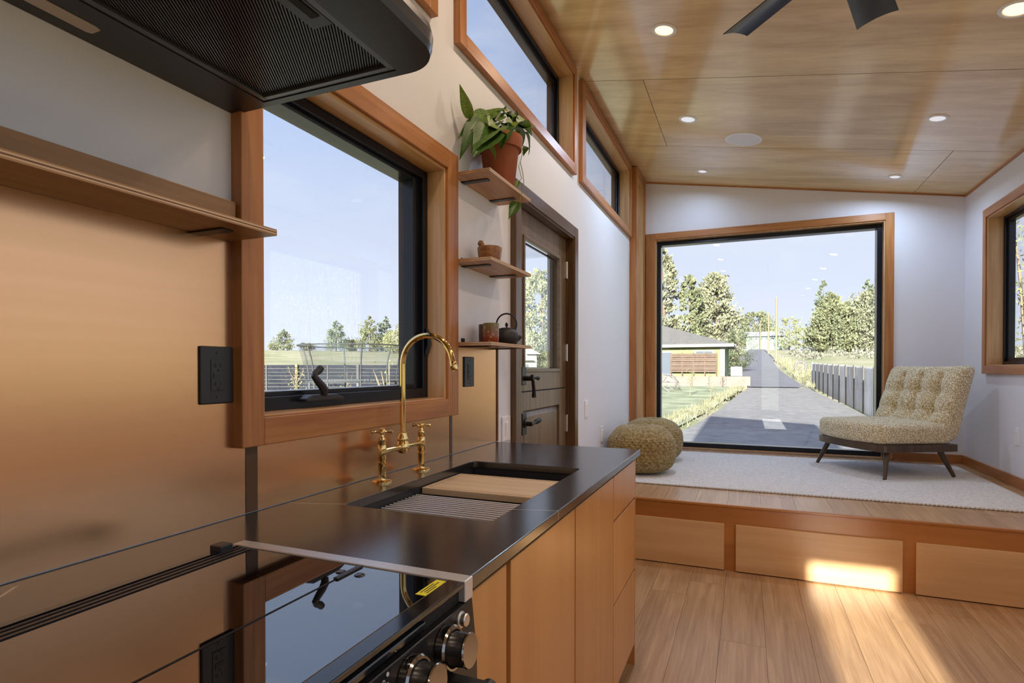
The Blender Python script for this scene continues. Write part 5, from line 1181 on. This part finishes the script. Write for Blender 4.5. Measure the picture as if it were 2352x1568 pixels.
def sapling(label, px_, d, topy, spread, seed, thick=0.02, leaves=0):
    dd = (px_-1176)/1295.78*_r+_f; x, y = dd.x*d, dd.y*d; b_ = tz(x, y); h = 1.235+(848-topy)*d/1295.78-b_
    t = T('sapling', label, 'young tree', (x, y, b_), 'young trees in the yards'); q = random.Random(seed)
    O('trunk', MB().tube([(0, 0, -0.05), (0.02, 0, h*0.5), (0, 0.02, h*0.97)], [thick, thick*0.7, 0.006], 6), M_TWIG, t, local=True)
    for k in range(9):
        z_ = h*q.uniform(0.3, 0.75); a = q.uniform(0, 6.28); L = spread*q.uniform(0.6, 1.1)
        O('branch', MB().tube([(0, 0, z_), (math.cos(a)*L*0.5, math.sin(a)*L*0.5, z_+L*0.7), (math.cos(a)*L*0.8, math.sin(a)*L*0.8, z_+L*1.5)], [thick*0.55, thick*0.4, 0.004], 5), M_TWIG, t, local=True)
    if leaves:
        mb = MB()
        for k in range(leaves):
            a = q.uniform(0, 6.28); rr = spread*q.uniform(0, 0.9); c = Vector((math.cos(a)*rr, math.sin(a)*rr, h*q.uniform(0.45, 1.0)))
            ax = Vector((q.gauss(0, 1), q.gauss(0, 1), q.gauss(0, 1))).normalized(); s_ = ax.cross(Vector((0.3, 0.2, 0.9))).normalized()
            mb.add([c-ax*0.045, c+s_*0.02, c+ax*0.045, c-s_*0.02], [(0, 1, 2, 3)])
        O('foliage', mb, F_PALE, t, local=True, kind='stuff')
    return t
sapling('slim leafy sapling before the slat fence, at the crank handle', 680, 20, 842, 0.38, 41, 0.022, 260)
sapling('small twiggy sapling before the middle of the slat fence', 796, 18, 846, 0.32, 42, 0.014, 60)
sapling('bare forked young tree behind the faucet spout', 893, 13.5, 822, 0.50, 43, 0.034, 40)
sapling('thin staked sapling on the lawn, nearest of three', 1632, 27, 858, 0.22, 44, 0.014, 60)
sapling('thin sapling on the lawn beside the climbing dome', 1585, 31, 850, 0.35, 45, 0.016, 120)
sapling('pale young tree at the lawn corner below the brown screen', 1657, 38, 838, 0.30, 46, 0.02, 60)
tp = T('trampoline', 'round trampoline with dark safety net beyond the kitchen window', 'trampoline', (-10.4, 13.1, tz(-10.4, 13.1)))
tx, ty_, tzb = 0, 0, 0; TR, TM, TN = 1.25, 1.42, 2.42
def circ(r, z, n=40, wob=0): return [(r*math.cos(2*math.pi*k/n), r*math.sin(2*math.pi*k/n), z) for k in range(n)]
M_TRF = plain('trampoline_steel', (0.05, 0.055, 0.06), 0.5)
O('frame', MB().tube(circ(TR, TM), 0.025, 6, closed=True), M_TRF, tp, local=True)
O('mat', MB().lathe([(TR-0.16, TM-0.01), (0, TM-0.03)], 40), plain('trampoline_mat', (0.05, 0.06, 0.08), 0.8), tp, local=True)
sg = MB()
for k in range(72):
    a = 2*math.pi*k/72; e = Vector((math.cos(a), math.sin(a), 0)); tt = Vector((-e.y, e.x, 0)); sg.obox(e*(TR-0.08)+Vector((0, 0, TM)), e*0.075+tt*0.03, tt*0.018, (0, 0, 0.008))
O('springs', sg, M_WTRIM, tp, local=True, kind='stuff')
O('net_ring', MB().tube(circ(TR*1.18, TN), 0.018, 6, closed=True), M_TRF, tp, local=True)
for k in range(6):
    a = 2*math.pi*(k+0.3)/6; e = Vector((math.cos(a), math.sin(a), 0))
    O('net_pole', MB().tube([e*TR*1.02+Vector((0, 0, TM-0.5)), e*TR*1.03+Vector((0, 0, TM+0.2)), e*TR*1.08+Vector((0, 0, TM+0.6)), e*TR*1.18+Vector((0, 0, TN))], 0.02, 6), M_TRF, tp, local=True)
    O('leg', MB().tube([e*TR+Vector((0, 0, TM)), e*TR*1.05+Vector((0, 0, 0))], 0.025, 6), M_TRF, tp, local=True)
mn = bpy.data.materials.new('safety_net'); mn.use_nodes = True; n_ = mn.node_tree.nodes; n_.clear(); l_ = mn.node_tree.links
tb = n_.new('ShaderNodeBsdfTransparent'); db = n_.new('ShaderNodeBsdfDiffuse'); db.inputs[0].default_value = (0.06, 0.07, 0.08, 1); mx_ = n_.new('ShaderNodeMixShader'); mx_.inputs[0].default_value = 0.20
l_.new(tb.outputs[0], mx_.inputs[1]); l_.new(db.outputs[0], mx_.inputs[2]); mo_ = n_.new('ShaderNodeOutputMaterial'); l_.new(mx_.outputs[0], mo_.inputs[0])
O('safety_net', MB().grid(lambda u, v: (TR*(1.0+0.17*v**1.6)*math.cos(2*math.pi*u), TR*(1.0+0.17*v**1.6)*math.sin(2*math.pi*u), TM+(TN-TM)*v), 40, 6, cu=True), mn, tp, local=True, smooth='all')
# sagebrush along the field edge right of the drive
q = random.Random(5); sb = MB()
for k in range(170):
    x, y = q.uniform(7, 60), q.uniform(100, 150); b_ = tz(x, y); s_ = q.uniform(0.5, 1.2)
    for j_ in range(26):
        c = Vector((x+q.gauss(0, 0.5)*s_, y+q.gauss(0, 0.5)*s_, b_+abs(q.gauss(0, 0.45))*s_)); ax = Vector((q.gauss(0, .6), q.gauss(0, .6), 1)).normalized(); sd_ = ax.cross(Vector((q.gauss(0, 1), q.gauss(0, 1), 0.2))).normalized()
        sb.add([c-ax*0.2*s_, c+sd_*0.16*s_, c+ax*0.34*s_, c-sd_*0.16*s_], [(0, 1, 2, 3)])
O('sagebrush', sb, foliage_mat('sagebrush_grey', (0.20, 0.20, 0.16)), loc=(30, 120, tz(30, 120)), label='grey sagebrush scattered over the far field', cat='sagebrush', kind='stuff')
q = random.Random(6); sb = MB()
def tuft(sbm, x, y, s_, n):
    b_ = tz(x, y)+0.02
    for j_ in range(n):
        c = Vector((x+q.gauss(0, 0.15)*s_, y+q.gauss(0, 0.15)*s_, b_)); ax = Vector((q.gauss(0, .35), q.gauss(0, .35), 1)).normalized(); sd_ = ax.cross(Vector((q.gauss(0, 1), q.gauss(0, 1), 0))).normalized()
        sbm.add([c-sd_*0.02*s_, c+sd_*0.02*s_, c+ax*q.uniform(0.2, 0.45)*s_], [(0, 1, 2)])
for k in range(420):
    y = q.uniform(16, 41); xl = -2.6+(y-13)*0.086
    tuft(sb, xl+q.gauss(-0.25, 0.3), y, q.uniform(0.3, 0.7), 8)
for k in range(600):
    y = q.uniform(42, 110); tuft(sb, 3.6+(y-40)*0.014+abs(q.gauss(0.4, 0.9)), y, q.uniform(0.6, 1.3), 8)
O('verge_grass', sb, foliage_mat('dry_grass', (0.25, 0.24, 0.15)), loc=(0, 30, 0), label='ragged dry grass along both edges of the drive', cat='grass', kind='stuff')
